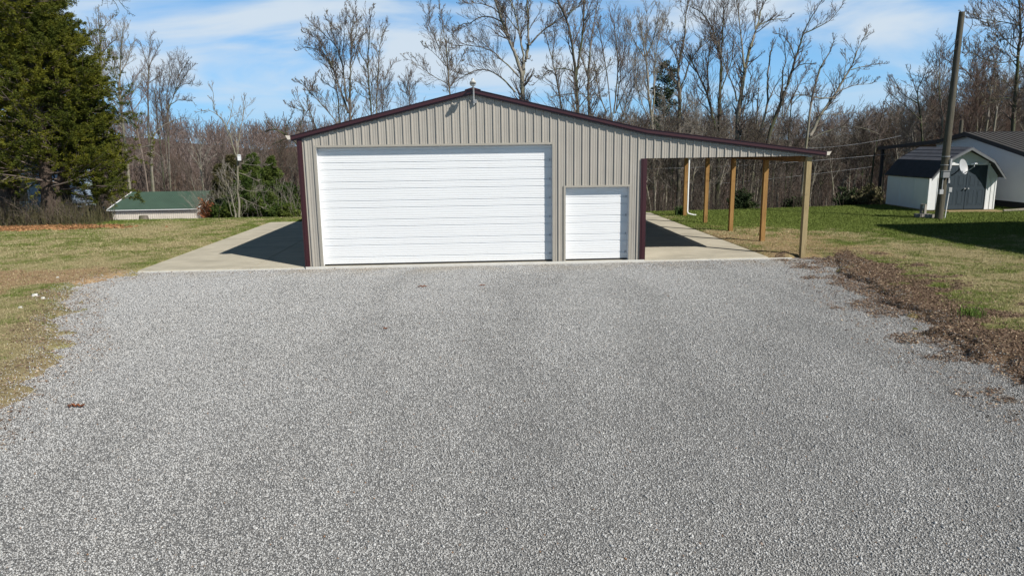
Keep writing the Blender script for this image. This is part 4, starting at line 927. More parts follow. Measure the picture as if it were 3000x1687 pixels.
traced('small round topped tree far behind the carport roof', 62, B, sB, [(12, 4, [(1405, 1220), (1405, 1050), (1400, 900), (1400, 800)]), (7, 2, [(1405, 1100), (1350, 980), (1320, 880)]), (7, 2, [(1405, 1090), (1450, 980), (1480, 880)])], 'barkgrey', 'twig', 1.8, 4, rmin=.014)
C_ = (2000, 0); sC = 3.22
traced('tall dark tree with crowded upright stems left of the pale forked tree', 30, C_, sC, [
 (40, 26, [(345, 1265), (345, 1100), (345, 940)]), (22, 6, [(345, 950), (360, 800), (375, 640), (340, 480), (295, 310), (235, 180), (160, 100), (70, 60)]), (18, 5, [(345, 900), (365, 600), (370, 350), (385, 150), (395, -40)]),
 (24, 8, [(315, 1250), (275, 1060), (230, 870), (140, 690), (60, 520)]), (13, 4, [(240, 880), (235, 640), (260, 430), (300, 260)]), (12, 4, [(350, 880), (420, 700), (470, 560), (480, 400)]), (11, 4, [(150, 700), (60, 600), (-30, 440)])], 'barkdark', 'twig', 1.3, 5)
traced('tall pale forked tree rising above the lean-to roof', 27, C_, sC, [
 (46, 34, [(520, 1290), (532, 1100), (545, 940)]), (32, 20, [(545, 950), (572, 760), (598, 600), (640, 450)]), (20, 8, [(640, 450), (695, 270), (730, 150), (765, 0), (790, -80)]), (16, 5, [(580, 640), (560, 430), (530, 150), (505, -40)]),
 (14, 4, [(515, 960), (475, 800), (420, 690), (385, 580), (330, 400)]), (12, 3, [(700, 250), (800, 200), (880, 180), (1000, 175)]), (14, 4, [(552, 1280), (565, 1050), (620, 850), (660, 700)]), (12, 3, [(690, 300), (680, 150), (720, 40)])], 'barkpale', 'twig', 1.3, 5)
traced('snapped grey trunk with a pale splintered top above the lean-to roof', 26, C_, sC, [
 (24, 16, [(700, 1320), (765, 1160), (803, 960)]), (15, 10, [(803, 960), (800, 760), (815, 620), (832, 480)]), (6, 2, [(838, 490), (848, 430), (853, 370)]), (5, 2, [(840, 480), (860, 420), (880, 370)]), (12, 4, [(806, 960), (865, 830), (935, 720)])], 'barkgrey', 'twig', .35, 2)
traced('broken topped thin grey trunk left of the snapped trunk', 27, C_, sC, [(20, 12, [(690, 1320), (690, 1180), (705, 1020)]), (11, 6, [(705, 1020), (710, 920), (722, 830)]), (8, 3, [(690, 1200), (650, 1000), (680, 850), (720, 700)])], 'barkgrey', 'twig', .7, 3)
traced('leaning multi limbed tree with a ragged stub over the carport', 25, C_, sC, [
 (36, 26, [(795, 1330), (860, 1170), (905, 1010), (960, 870)]), (24, 12, [(960, 870), (1012, 735), (1050, 600), (1085, 490), (1130, 340)]), (12, 4, [(1130, 340), (1190, 200), (1260, 100), (1330, -40)]), (12, 3, [(1135, 325), (1250, 270), (1380, 205), (1450, 130), (1500, 60)]),
 (10, 3, [(1060, 570), (1040, 490), (1000, 400), (945, 330), (880, 318)]), (18, 8, [(925, 960), (932, 880), (945, 740), (950, 640)]), (9, 3, [(950, 650), (975, 590), (965, 470), (960, 400), (905, 335)]), (12, 4, [(1030, 680), (1090, 620), (1160, 600), (1235, 600)]), (9, 3, [(1085, 480), (1150, 440)]), (8, 3, [(1095, 600), (1160, 530), (1175, 505)])], 'barkdark', 'twig', 1.1, 4)
traced('slim grey tree directly right of the leaning multi limbed tree', 30, C_, sC, [(16, 8, [(895, 1350), (935, 1100), (1000, 1000), (1050, 900)]), (8, 3, [(1050, 900), (1110, 780), (1190, 660)]), (8, 3, [(935, 1100), (960, 900), (1000, 780)])], 'barkgrey', 'twig', 1.2, 4)
traced('thin straight dark tree above the right half of the lean-to roof', 32, C_, sC, [(14, 8, [(995, 1370), (1010, 1150), (1030, 920)]), (7, 2, [(1030, 920), (1120, 760), (1200, 640)]), (6, 2, [(1020, 1000), (1120, 880), (1250, 920), (1400, 930)])], 'barkdark', 'twig', 1.2, 4)
traced('V shaped pair of pale leaning trunks spreading right past the lean-to end', 24, C_, sC, [
 (26, 14, [(1160, 1380), (1180, 1150), (1225, 870), (1295, 650)]), (13, 3, [(1295, 650), (1380, 510), (1430, 370)]), (28, 16, [(1190, 1330), (1290, 1100), (1430, 900), (1520, 750)]), (15, 4, [(1520, 750), (1590, 640), (1640, 500), (1680, 400), (1750, 290)]),
 (9, 2, [(1590, 660), (1740, 620), (1880, 598)]), (9, 2, [(1460, 870), (1600, 805), (1790, 790)]), (12, 5, [(1440, 925), (1320, 930), (1180, 915), (1120, 885), (1050, 905)]), (11, 3, [(1200, 1320), (1350, 1240), (1550, 1190), (1690, 1200), (1860, 1270)]), (9, 2, [(1520, 750), (1540, 600), (1530, 480)]), (8, 2, [(1300, 1080), (1500, 1080), (1620, 1060)])], 'barkpale', 'twig', 1.2, 4)
D = (780, 0); sD = 3.62
traced('tall three stemmed budding tree above the left roof slope', 33, D, sD, [
 (26, 18, [(885, 1225), (888, 1080), (888, 930)]), (16, 5, [(888, 930), (892, 740), (905, 500), (905, 300), (930, 160)]), (22, 6, [(872, 1200), (805, 1010), (725, 760), (640, 610), (560, 525), (410, 500)]), (18, 5, [(855, 1080), (820, 760), (790, 600), (738, 480), (640, 390), (540, 290)]),
 (10, 3, [(800, 600), (830, 400), (828, 250), (850, 170)]), (10, 3, [(890, 740), (945, 620), (960, 490), (1010, 420)]), (9, 3, [(740, 480), (690, 310), (650, 160)]), (9, 3, [(700, 720), (640, 560), (560, 420), (440, 360)]), (9, 3, [(905, 500), (960, 340), (950, 160)])], 'barkgrey', 'twig', 1.7, 5, .4, .045)
traced('thin dark tree left of the three stemmed tree', 36, D, sD, [(18, 9, [(778, 1235), (762, 1060), (735, 880)]), (9, 3, [(735, 880), (680, 720), (655, 640), (560, 560)]), (8, 3, [(750, 960), (620, 880), (540, 800)]), (7, 3, [(735, 880), (740, 740), (700, 600)])], 'barkdark', 'twig', 1.7, 4, .5, .05)
traced('dark straight tree with a budding top right of the three stemmed tree', 35, D, sD, [(20, 12, [(1110, 1165), (1095, 900), (1078, 700)]), (11, 4, [(1078, 700), (1088, 450), (1100, 250), (1120, 120)]), (9, 3, [(1078, 690), (1010, 600), (960, 480), (1010, 400)]), (8, 3, [(1085, 780), (990, 680), (970, 610)]), (8, 3, [(1095, 960), (1000, 880), (900, 840), (760, 828)]), (8, 3, [(1098, 1060), (980, 1000), (930, 920)])], 'barkdark', 'twig', 1.7, 4, .4, .045)
traced('pale slim tree beside the dark straight tree', 37, D, sD, [(16, 9, [(1160, 1145), (1178, 860), (1195, 640)]), (8, 3, [(1195, 640), (1212, 430), (1260, 260)]), (8, 3, [(1140, 1060), (1110, 950), (1130, 780)]), (7, 3, [(1200, 600), (1130, 470)])], 'barkpale', 'twig', 1.8, 4, .4, .045)
traced('low spreading tree rising over the left end of the roof', 30, D, sD, [(16, 7, [(745, 1240), (610, 1130), (480, 1030), (430, 940)]), (7, 2, [(430, 940), (370, 880), (300, 850)]), (7, 2, [(480, 1030), (500, 900), (540, 790)]), (6, 2, [(620, 1060), (560, 980), (440, 960)])], 'barkgrey', 'twig', 2.2, 4, .4, .045, L1=(.3, .5))
traced('dark crooked branched tree behind the left roof corner', 27, D, sD, [(16, 8, [(530, 1320), (495, 1250), (420, 1180), (430, 1070)]), (7, 2, [(430, 1070), (470, 960), (420, 850)]), (8, 2, [(420, 1180), (300, 1150), (200, 1090)]), (7, 2, [(500, 1290), (380, 1310), (300, 1350)])], 'barkdark', 'twig', 2.4, 4, L1=(.3, .5))
traced('small fan crowned tree above the left roof slope near the peak', 50, D, sD, [(12, 5, [(1518, 1060), (1518, 950), (1520, 840)]), (5, 2, [(1518, 980), (1470, 900), (1420, 830)]), (5, 2, [(1518, 980), (1570, 900), (1620, 850)]), (5, 2, [(1520, 840), (1530, 760)]), (5, 2, [(1515, 1020), (1440, 960), (1400, 900)])], 'barkgrey', 'twig', 2.6, 4, rmin=.013)
traced('twiggy tree between the budding trees and the roof peak', 46, D, sD, [(14, 6, [(1230, 1120), (1240, 980), (1250, 850)]), (6, 2, [(1250, 850), (1300, 740), (1380, 640)]), (6, 2, [(1240, 960), (1310, 900), (1350, 800)]), (5, 2, [(1235, 1020), (1180, 930), (1210, 820)])], 'barkgrey', 'twig', 2.4, 4, rmin=.012)
Fo = (550, 250); sF = 3.37
traced('dark crooked limbed tree at the left wall of the barn', 19, Fo, sF, [(34, 24, [(1190, 900), (1180, 780), (1150, 640)]), (20, 8, [(1150, 650), (1085, 580), (985, 510), (930, 465), (860, 430), (760, 455)]), (9, 2, [(970, 490), (965, 430), (1010, 340), (1050, 250)]), (9, 2, [(860, 430), (800, 370), (760, 300)]), (10, 3, [(985, 525), (900, 550), (830, 590)]), (9, 2, [(1140, 640), (1110, 380), (1170, 250), (1100, 150)]), (12, 4, [(1185, 830), (1100, 830), (1000, 810), (900, 810)])], 'barkdark', 'twig', 1.8, 4, L1=(.25, .45))
traced('pale double trunked tree standing before the dark young cedars', 17.0, Fo, sF, [
 (22, 15, [(515, 1375), (508, 1200), (497, 950), (490, 740)]), (12, 4, [(490, 740), (500, 560), (520, 430), (545, 300), (570, 160)]), (15, 6, [(485, 720), (440, 580), (395, 450), (365, 385), (300, 300)]), (8, 2, [(300, 300), (250, 215), (255, 100), (240, 20)]), (7, 2, [(300, 300), (210, 240), (110, 262)]), (9, 2, [(390, 390), (430, 280), (450, 150)]),
 (6, 2, [(500, 1000), (600, 1050), (760, 1050)]), (6, 2, [(505, 1100), (620, 1160), (760, 1210)]), (6, 2, [(495, 860), (600, 900), (700, 950)]), (6, 2, [(492, 760), (600, 790), (760, 790)]), (8, 2, [(490, 640), (470, 500), (480, 330)])], 'barkpale', 'twigpale', 1.6, 4, rmin=.007)
traced('thin crooked white stemmed sapling left of the pale double trunked tree', 16.6, Fo, sF, [(22, 13, [(485, 1370), (470, 1290), (462, 1220)]), (8, 4, [(462, 1220), (430, 1080), (380, 960), (360, 820), (340, 780)]), (6, 3, [(440, 1290), (400, 1150), (375, 1000), (365, 850)]), (5, 2, [(400, 1000), (310, 880), (260, 860)])], 'barkpale', 'twigpale', 2.2, 4, rmin=.006)
traced('pale fan shaped sapling behind the green roofed shed', 73, Fo, sF, [(20, 12, [(145, 960), (135, 880), (125, 800)]), (9, 3, [(125, 800), (90, 680), (40, 600)]), (9, 3, [(130, 800), (120, 650), (130, 530)]), (9, 3, [(135, 810), (180, 680), (230, 600)]), (8, 3, [(140, 850), (200, 760), (250, 700)]), (8, 3, [(128, 810), (60, 720), (10, 650)])], 'barkpale', 'twigpale', 1.8, 4, rmin=.014)
E_ = (200, 0); sE = 3.22
traced('tall narrow bare tree with a rounded top over the green roof', 72, E_, sE, [(16, 10, [(752, 1250), (750, 1050), (752, 850), (760, 650)]), (8, 3, [(760, 650), (715, 520), (680, 400)]), (8, 3, [(760, 640), (800, 540), (870, 420)]), (7, 3, [(758, 650), (765, 480), (780, 330)]), (7, 3, [(765, 780), (860, 720), (925, 680)]), (6, 2, [(752, 900), (680, 780), (640, 740)])], 'barkgrey', 'twig', 1.6, 4, rmin=.012)
traced('right leaning spreading bare tree above the shed roof', 74, E_, sE, [(14, 9, [(935, 1110), (932, 1000), (950, 960)]), (9, 3, [(935, 1060), (1000, 900), (1040, 700), (1060, 560)]), (9, 3, [(930, 1100), (925, 900), (960, 730), (950, 600)]), (8, 2, [(1000, 890), (1060, 800), (1150, 785), (1220, 820)]), (8, 2, [(1020, 840), (1110, 700), (1180, 620)]), (7, 2, [(950, 1000), (1050, 930), (1180, 960)]), (7, 2, [(1030, 740), (1100, 620), (1140, 560)])], 'barkgrey', 'twig', 1.8, 5, rmin=.012)
traced('thin dark tree with a nest left of the spreading bare tree', 71, E_, sE, [(12, 7, [(838, 1115), (830, 960), (815, 860)]), (6, 2, [(815, 860), (840, 740), (830, 640)]), (5, 2, [(828, 980), (880, 880), (900, 760)])], 'barkdark', 'twig', 1.8, 4, rmin=.012)
traced('slim grey tree directly behind the nest tree', 75, E_, sE, [(9, 5, [(888, 1110), (872, 980), (862, 880)]), (5, 2, [(862, 880), (870, 740), (900, 640)]), (5, 2, [(875, 960), (800, 860)])], 'barkgrey', 'twig', 2.2, 4, rmin=.012)
traced('tall pale tree nearest the right side of the big cedars', 70, E_, sE, [(26, 16, [(505, 1100), (490, 950), (480, 850)]), (15, 5, [(480, 850), (495, 600), (500, 400), (520, 280)]), (9, 3, [(480, 860), (440, 660), (430, 520)]), (9, 3, [(490, 700), (570, 560), (590, 420)]), (9, 3, [(500, 960), (620, 860), (720, 740)]), (9, 3, [(485, 900), (380, 840), (330, 700)])], 'barkpale', 'twigpale', 1.9, 5, rmin=.012, buds=.3)
traced('pale tree whose top shows above the right shoulder of the cedar', 68, E_, sE, [(22, 14, [(320, 900), (312, 600), (305, 400)]), (12, 4, [(305, 400), (285, 260), (290, 120)]), (10, 3, [(310, 520), (400, 400), (480, 370)]), (10, 3, [(310, 480), (230, 380), (200, 240)]), (9, 3, [(300, 330), (360, 220), (430, 160)])], 'barkpale', 'twigpale', 2.0, 5, rmin=.012, buds=.4)
traced('pinkish crooked tree beside the cedar above the bare arching limb', 66, E_, sE, [(14, 8, [(640, 1150), (610, 1000), (560, 900)]), (7, 2, [(560, 900), (600, 780), (720, 620)]), (7, 2, [(590, 960), (500, 900), (430, 860)]), (7, 2, [(620, 1040), (700, 930), (740, 780)])], 'barkwarm', 'twigred', 2.4, 4, rmin=.01)
traced('bare broken tree with long pale arching limbs right of the cedars', 70, E_, sE, [(20, 12, [(785, 1500), (778, 1420), (790, 1330)]), (12, 5, [(790, 1330), (830, 1240), (900, 1180), (980, 1145)]), (6, 2, [(980, 1145), (1080, 1110), (1200, 1130)]), (9, 4, [(780, 1370), (660, 1400), (540, 1395), (480, 1380)]), (8, 3, [(790, 1300), (700, 1260), (600, 1300), (420, 1310)]), (6, 2, [(800, 1340), (900, 1310), (1000, 1400), (1060, 1360)]), (5, 2, [(785, 1420), (900, 1500), (960, 1440)])], 'barkpale', 'twig', 1.6, 4, rmin=.006, L1=(.25, .5))
traced('leafless oak behind the cedars whose twigs hang into the top left corner', 22, E_, sE, [(30, 22, [(-330, 1400), (-320, 700), (-290, 100)]), (22, 10, [(-290, 100), (-180, -60), (0, -140), (200, -140), (330, -70)]), (8, 3, [(300, -90), (380, -40), (440, 20), (480, 110)]), (7, 2, [(360, -80), (470, -10), (530, 80), (600, 140)]), (7, 2, [(200, -140), (330, -30), (320, 40)]), (7, 2, [(60, -130), (100, -20), (40, 70)]), (6, 2, [(420, -40), (560, 0), (610, -10)])], 'barkdark', 'barkdark', 1.8, 4, rmin=.006, L1=(.25, .45))
Gg = (2550, 0); sG = 3.22
traced('tall dark straight tree with long level branches at the right edge', 27, Gg, sG, [
 (38, 28, [(1345, 1230), (1358, 1050), (1372, 830)]), (26, 12, [(1372, 830), (1395, 520), (1418, 220), (1400, 0), (1390, -80)]), (10, 2, [(1415, 245), (1290, 215), (1110, 190), (940, 165)]), (9, 2, [(1405, 350), (1250, 380), (1110, 402)]), (10, 2, [(1392, 570), (1230, 600), (1060, 560), (900, 470)]), (9, 2, [(1362, 860), (1280, 770), (1200, 730)]), (10, 2, [(1400, 480), (1290, 400), (1200, 280), (1100, 240)]), (10, 2, [(1405, 300), (1500, 200), (1600, 150)]), (10, 2, [(1380, 700), (1500, 600), (1620, 560)]), (9, 2, [(1360, 930), (1250, 920), (1080, 985)]), (10, 2, [(1385, 640), (1300, 520), (1240, 430)])], 'barkdark', 'twig', 1.5, 5, .4, .05, L1=(.28, .5))
traced('pale trunked tree left of the tall straight tree at the right edge', 33, Gg, sG, [(22, 12, [(1092, 1235), (1115, 1060), (1130, 900), (1145, 780)]), (9, 3, [(1145, 780), (1180, 620), (1210, 480)]), (9, 3, [(1120, 1000), (1060, 900), (1000, 800), (900, 740)]), (8, 3, [(1135, 860), (1080, 700), (1050, 560)])], 'barkpale', 'twig', 1.8, 5, rmin=.011)
traced('short pale trunk between the tall straight tree and the pale trunked tree', 32, Gg, sG, [(24, 14, [(1165, 1235), (1185, 1100), (1195, 1020)]), (9, 3, [(1195, 1020), (1240, 900), (1330, 800)]), (9, 3, [(1190, 1040), (1170, 880), (1190, 700)])], 'barkpale', 'twig', 2., 4, rmin=.011)
traced('grey tree with many crooked boughs right of the utility pole', 34, Gg, sG, [(20, 12, [(1015, 1100), (1010, 900), (1008, 700)]), (10, 3, [(1008, 700), (1000, 560), (960, 440)]), (9, 3, [(1010, 820), (930, 700), (850, 620), (700, 560)]), (8, 3, [(1012, 880), (900, 850), (830, 800)]), (9, 3, [(1008, 720), (1080, 600), (1160, 480)])], 'barkgrey', 'twig', 2., 5, rmin=.011)
traced('pale forked tree immediately left of the utility pole', 31, Gg, sG, [(22, 16, [(665, 1325), (672, 1200), (682, 1110)]), (12, 4, [(682, 1110), (655, 950), (648, 750), (655, 520), (670, 420)]), (10, 3, [(685, 1110), (720, 960), (745, 930), (800, 800)]), (8, 2, [(650, 760), (600, 620), (580, 520)]), (8, 2, [(650, 800), (720, 640), (740, 500)])], 'barkpale', 'twig', 1.8, 5, rmin=.01)
traced('dark crooked tree above the porch roof', 29, Gg, sG, [(22, 14, [(490, 1360), (485, 1180), (450, 960)]), (10, 3, [(450, 960), (440, 860), (510, 700), (560, 590)]), (10, 3, [(455, 980), (350, 920), (270, 860), (220, 740)]), (8, 3, [(440, 880), (400, 760), (350, 660)]), (8, 3, [(480, 1140), (360, 1030), (230, 920), (180, 850)])], 'barkdark', 'twig', 1.7, 5, rmin=.01)
traced('bent snag with a looping limb left of the porch roof', 25, Gg, sG, [(16, 11, [(45, 1400), (70, 1230), (105, 1110)]), (9, 4, [(105, 1110), (120, 1050), (125, 960), (185, 880)]), (6, 3, [(108, 1100), (145, 1060), (150, 1010), (128, 975)]), (6, 2, [(140, 960), (240, 1060), (270, 1120)]), (6, 2, [(185, 880), (160, 800)])], 'barkdark', 'twig', 1.4, 4, rmin=.008)
m = MB(); q = ony(2818, 352, 24); m.tube([(q[0]-.1, 24, -1), (q[0], 24, q[2]-.3), (q[0], 24, q[2])], [.12, .11, .09], 10); o = m.build('wooden_post', MAT['polewood'], smooth=True); tag(o, 'short dark wooden post showing above the white house roof ridge', 'post')

# small white box on the pale tree
q = ony(701, 462, 16.75); m = MB(); m.box((q[0]-.065, q[1]-.08, q[2]-.15), (q[0]+.065, q[1]+.08, q[2]+.12)); m.prism([(q[0]-.085, q[1]-.11, q[2]+.122), (q[0]+.085, q[1]-.11, q[2]+.122), (q[0], q[1]-.11, q[2]+.16)], (0, .2, 0)); o = m.build('bird_box', MAT['white']); tag(o, 'small white bird box fixed high on the pale double trunked tree', 'bird box')

# ------------------------------------------------------------------ evergreens
def proj(x, y, z):
    d = np.array([x, y, z])-CAM; c = d@FW; return 1500+FPX*(d@RT2)/c, 843.5-FPX*(d@UP2)/c
def tufts(pts, dirs, k, L, W, r, flat=.5):
    """k slim pointed sprays round every point"""
    n = len(pts)*k; p = np.repeat(pts, k, 0)+r.normal(0, L*.35, (n, 3)); d = unit(np.repeat(dirs, k, 0)*.8+r.normal(0, .75, (n, 3))*np.array([1, 1, flat]))
    s = unit(np.cross(d, r.normal(0, 1, (n, 3)))); l = (r.uniform(.6, 1.25, n)*L)[:, None]; w_ = (r.uniform(.7, 1.3, n)*W)[:, None]
    V = np.stack([p, p+d*l*.45+s*w_*.6, p+d*l, p+d*l*.45-s*w_*.6], 1).reshape(-1, 3); return V, np.arange(4*n).reshape(n, 4)
def evergreen(label, x, y, H, Rm, z0, mat, nb, nsub, k, L, W, cat='cedar tree', name='cedar_tree', group=None, seed=1, trunkr=.2, shape=.75, lean=0., stems=1, zbase=None, skirt=.75, keep=None):
    r = np.random.default_rng(seed); zb = float(terr0(x, y)) if zbase is None else zbase
    tk = Acc(); cr = Acc(); fo = Acc(); root = np.array([x, y, zb])
    for s_ in range(stems):
        off = np.array([0, 0, 0.]) if s_ == 0 else np.array([r.uniform(-.5, .5)*Rm*.5, r.uniform(-.5, .5)*Rm*.5, 0])
        Hs = H*(1 if s_ == 0 else r.uniform(.75, .95)); n = 9; t = np.linspace(0, 1, n)
        tp_ = root+off*np.clip(t*2.5, 0, 1)[:, None]+np.stack([lean*t*H+np.sin(t*5+seed)*.12, np.cos(t*4+seed)*.1, t*Hs-.1], 1); tr_ = trunkr*(1-.93*t)**.9*(1 if s_ == 0 else .7); tr_[0] *= 1.3
        V, F = tubes(tp_[None], tr_[None], 10); tk.add(V, F)
        m_ = nb//stems; h = (np.arange(m_)+r.random(m_))/m_; h = z0/Hs+(1-z0/Hs)*h**.9
        az = np.arange(m_)*2.39996+r.uniform(-.5, .5, m_)
        env = Rm*(1-((h-z0/Hs)/(1-z0/Hs)))**shape*np.where(h < z0/Hs+.12, skirt, 1.)+.18
        clump = .62+.5*vnoise(np.cos(az)*1.3+seed*7+h*5, np.sin(az)*1.3+h*6.5)
        ln = env*clump*r.uniform(.75, 1.15, m_)
        p0 = np.stack([np.interp(h, t, tp_[:, i]) for i in range(3)], 1); P = np.empty((m_, 6, 3)); P[:, 0] = p0
        d = np.stack([np.cos(az), np.sin(az), r.uniform(-.05, .45, m_)], 1); d = unit(d)
        for q_ in range(1, 6):
            P[:, q_] = P[:, q_-1]+d*(ln/5)[:, None]; d = unit(d+np.array([0, 0, .05])+r.normal(0, .1, (m_, 3)))
        Rb = (np.clip(ln*.014, .008, .06))[:, None]*np.linspace(1, .25, 6)
        if keep is not None:
            kk = keep(P[:, -1]); P, Rb = P[kk], Rb[kk]
        cr.add(*tubes(P, Rb, 4))
        c1, r1 = spawn(P, Rb, nsub, .22, 1., (.28, .55, 'rel'), (.35, 1.1), 5, .08, .2, .5, .004, .4, r, .45)
        cr.add(*tubes(c1, r1, 3))
        pts = np.concatenate([c1[:, 1:].reshape(-1, 3), P[:, 2:].reshape(-1, 3)]); dr_ = np.concatenate([np.repeat(unit(c1[:, -1]-c1[:, 0]), 4, 0), np.repeat(unit(P[:, -1]-P[:, 2]), 4, 0)])
        ok = r.random(len(pts)) < .93; fo.add(*tufts(pts[ok], dr_[ok], k, L, W, r))
    t_ = thing(name, tuple(root), label, cat, group)
    for acc, nm, mt in ((tk, 'trunk', MAT['barkcedar']), (cr, 'branches', MAT['twig']), (fo, 'foliage', mat)):
        acc.V = [np.concatenate(acc.V)-root]; acc.obj(nm, mt, t_, smooth=(nm == 'trunk'))
    return t_
evergreen('huge cedar at the left edge with the trunk nearest the frame', -18.0, 15.9, 14.2, 4.3, 3.3, MAT['cedar'], 200, 9, 34, .12, .026, seed=3, trunkr=.36, stems=2, shape=.55)
evergreen('big cedar second from the left whose right side reaches toward the green roof', -15.0, 13.9, 11.8, 3.8, 1.7, MAT['cedar'], 190, 9, 34, .115, .025, seed=5, trunkr=.30, stems=2, shape=.5, lean=-.01, skirt=1.)
evergreen('cedar cut by the left edge of the picture', -21.8, 14.3, 13.5, 3.8, 2.6, MAT['cedar'], 120, 8, 26, .13, .029, seed=9, trunkr=.3, shape=.6)
evergreen('cedar standing behind the two big trunks', -16.9, 18.6, 13.2, 3.5, 3.6, MAT['cedar'], 130, 8, 26, .13, .029, seed=12, trunkr=.28, shape=.55)
evergreen('low bushy cedar at the right foot of the big cedars', -13.5, 15.4, 7.6, 2.0, .9, MAT['cedar'], 90, 8, 28, .11, .025, seed=15, trunkr=.14, shape=.6)
yl_ = [  # u, v of top, y, radius, material, words
 (643, 485, 24, 1.5, 'cedarbrown', 'bronze tinged cedar left of the pale double trunked tree'),
 (680, 458, 26, 1.9, 'cedarbrown', 'bronze cedar directly behind the pale double trunked tree'),
 (655, 585, 19.0, 1.1, 'shrub', 'low dark cedar in front of the bronze ones'),
 (735, 452, 23, 2.1, 'cedarmid', 'tall broad green cedar right of the pale double trunked tree'),
 (785, 462, 25, 2.0, 'cedarmid', 'second tall green cedar with a narrow top'),
 (706, 520, 19.5, 1.5, 'cedarmid', 'green cedar close behind the pale trunk at lawn level'),
 (770, 560, 19, 1.7, 'cedarmid', 'low green cedar at the edge of the lawn in the middle of the cluster'),
 (850, 540, 20, 1.7, 'cedarmid', 'pointed green cedar touching the barn corner'),
 (895, 548, 22, 1.9, 'cedarmid', 'green cedar half hidden by the barn corner'),
 (830, 600, 18.2, 1.3, 'cedarmid', 'lowest green cedar beside the concrete apron'),
 (665, 600, 18.4, 1.2, 'cedarmid', 'small dark green cedar left of the crooked white sapling')]
for i, (u, v, y, rr_, mt, lb) in enumerate(yl_):
    q = ony(u, v, y); zb = float(terr0(q[0], y)); H = q[2]-zb
    evergreen(lb, q[0], y, H, rr_*.78, .15, MAT[mt], 90, 8, 15, .13, .034, seed=30+i, trunkr=.09, shape=1.05, group='young cedars between the lawn and the barn')
q = ony(1600+1115/3.22, 600/3.22, 50); evergreen('dark distant pine seen between the bare trees above the roof bend', q[0], 50, q[2]-float(terr0(q[0], 50)), 2.3, 6., MAT['pine'], 42, 6, 6, .4, .08, cat='pine tree', name='pine_tree', seed=60, trunkr=.22, shape=.5)

def bush(label, x, y, H, Rm, mat, n=2600, L=.12, W=.05, cat='shrub', name='shrub', seed=0, zb=None, group=None):
    r = np.random.default_rng(seed+100); z0 = float(gz(np.array([x]), np.array([y]))[0]) if zb is None else zb
    k = 26; an = r.uniform(0, 2*np.pi, k); el = r.uniform(.35, 1.45, k); P = np.empty((k, 6, 3)); P[:, 0] = 0; d = np.stack([np.cos(an)*np.cos(el), np.sin(an)*np.cos(el), np.sin(el)], 1); ln = np.abs(1/np.sqrt((np.cos(el)/Rm)**2+(np.sin(el)/H)**2))
    for q_ in range(1, 6): P[:, q_] = P[:, q_-1]+d*(ln/5)[:, None]; d = unit(d+r.normal(0, .14, (k, 3)))
    Rb = np.full((k, 6), .012)*np.linspace(1, .3, 6); tk = Acc(); tk.add(*tubes(P, Rb, 4)); c1, r1 = spawn(P, Rb, 6, .2, 1, (.3, .5, 'rel'), (.4, 1.1), 4, .1, .2, .6, .004, .5, r); tk.add(*tubes(c1, r1, 3))
    pts = np.concatenate([c1[:, 1:].reshape(-1, 3), P[:, 3:].reshape(-1, 3)]); kk = max(1, int(n/len(pts))); fo = Acc(); fo.add(*tufts(pts, unit(pts+np.array([0, 0, .2])), kk, L, W, r))
    t_ = thing(name, (x, y, z0), label, cat, group); tk.obj('stems', MAT['twig'], t_); fo.obj('leaves', mat, t_); return t_
def at_y(u, v, y): q = ony(u, v, y); return q[0], y
x, y = at_y(2172, 610, 17.5); bush('dark green rounded bush seen between the middle carport posts', x, y, 1.15, .75, MAT['shrub'], 4500, zb=float(terr0(x, y)))
x, y = at_y(2480, 600, 19.); bush('olive bush at the edge of the wood left of the garden shed', x, y, 1.2, .8, MAT['shrub'], 4000, seed=2, zb=float(terr0(x, y)))
x, y = at_y(2545, 598, 18.); bush('grey green bush closest to the back of the garden shed', x, y, 1.1, .9, MAT['weed'], 4000, seed=3, zb=float(terr0(x, y)))
x, y = at_y(2330, 610, 18.5); bush('low dark bush behind the front carport post', x, y, .7, .9, MAT['shrub'], 3000, seed=4, zb=float(terr0(x, y)))
MAT['redleaf'] = leafm('russet_leaves', (.20, .07, .03), (.32, .13, .06), (.26, .10, .05))
x, y = at_y(614, 630, 18.0); bush('small russet leaved sapling in front of the green roofed shed gable', x, y, 1.3, .45, MAT['redleaf'], 1500, seed=5, zb=float(terr0(x, y)))
def blades(cx, cy, n, L, W, mat, label, name, cat, spread, seed=0, out=.6):
    r = np.random.default_rng(seed+200); p = np.stack([cx+r.normal(0, spread, n), cy+r.normal(0, spread, n)], 1); z = gz(p[:, 0], p[:, 1]); an = r.uniform(0, 2*np.pi, n); h = r.uniform(.6, 1, n)*L; o = r.uniform(.1, out, n)*h
    w_ = W; B_ = np.stack([p[:, 0]-cx, p[:, 1]-cy, z-z.mean()], 1); T = B_+np.stack([np.cos(an)*o, np.sin(an)*o, h], 1); Mi = (B_*.5+T*.5)+np.array([0, 0, .12])*L*1.2; s = np.stack([-np.sin(an), np.cos(an), 0*an], 1)*w_
    V = np.stack([B_-s, B_+s, Mi+s, T, Mi-s], 1).reshape(-1, 3); b = (np.arange(n)*5)[:, None]; F = np.concatenate([b+np.array([[0, 1, 2]]), b+np.array([[0, 2, 4]]), b+np.array([[2, 3, 4]])])
    o = mesh_np(name, V, F, mat); o.location = (cx, cy, z.mean()); tag(o, label, cat); return o
MAT['iris'] = leafm('iris_blades', (.045, .09, .03), (.09, .15, .04), (.06, .11, .04))
q = onz(1992, 632); blades(q[0], q[1], 90, .5, .014, MAT['iris'], 'clump of dark green sword leaves beside the rear carport post', 'iris_clump', 'plant', .12)
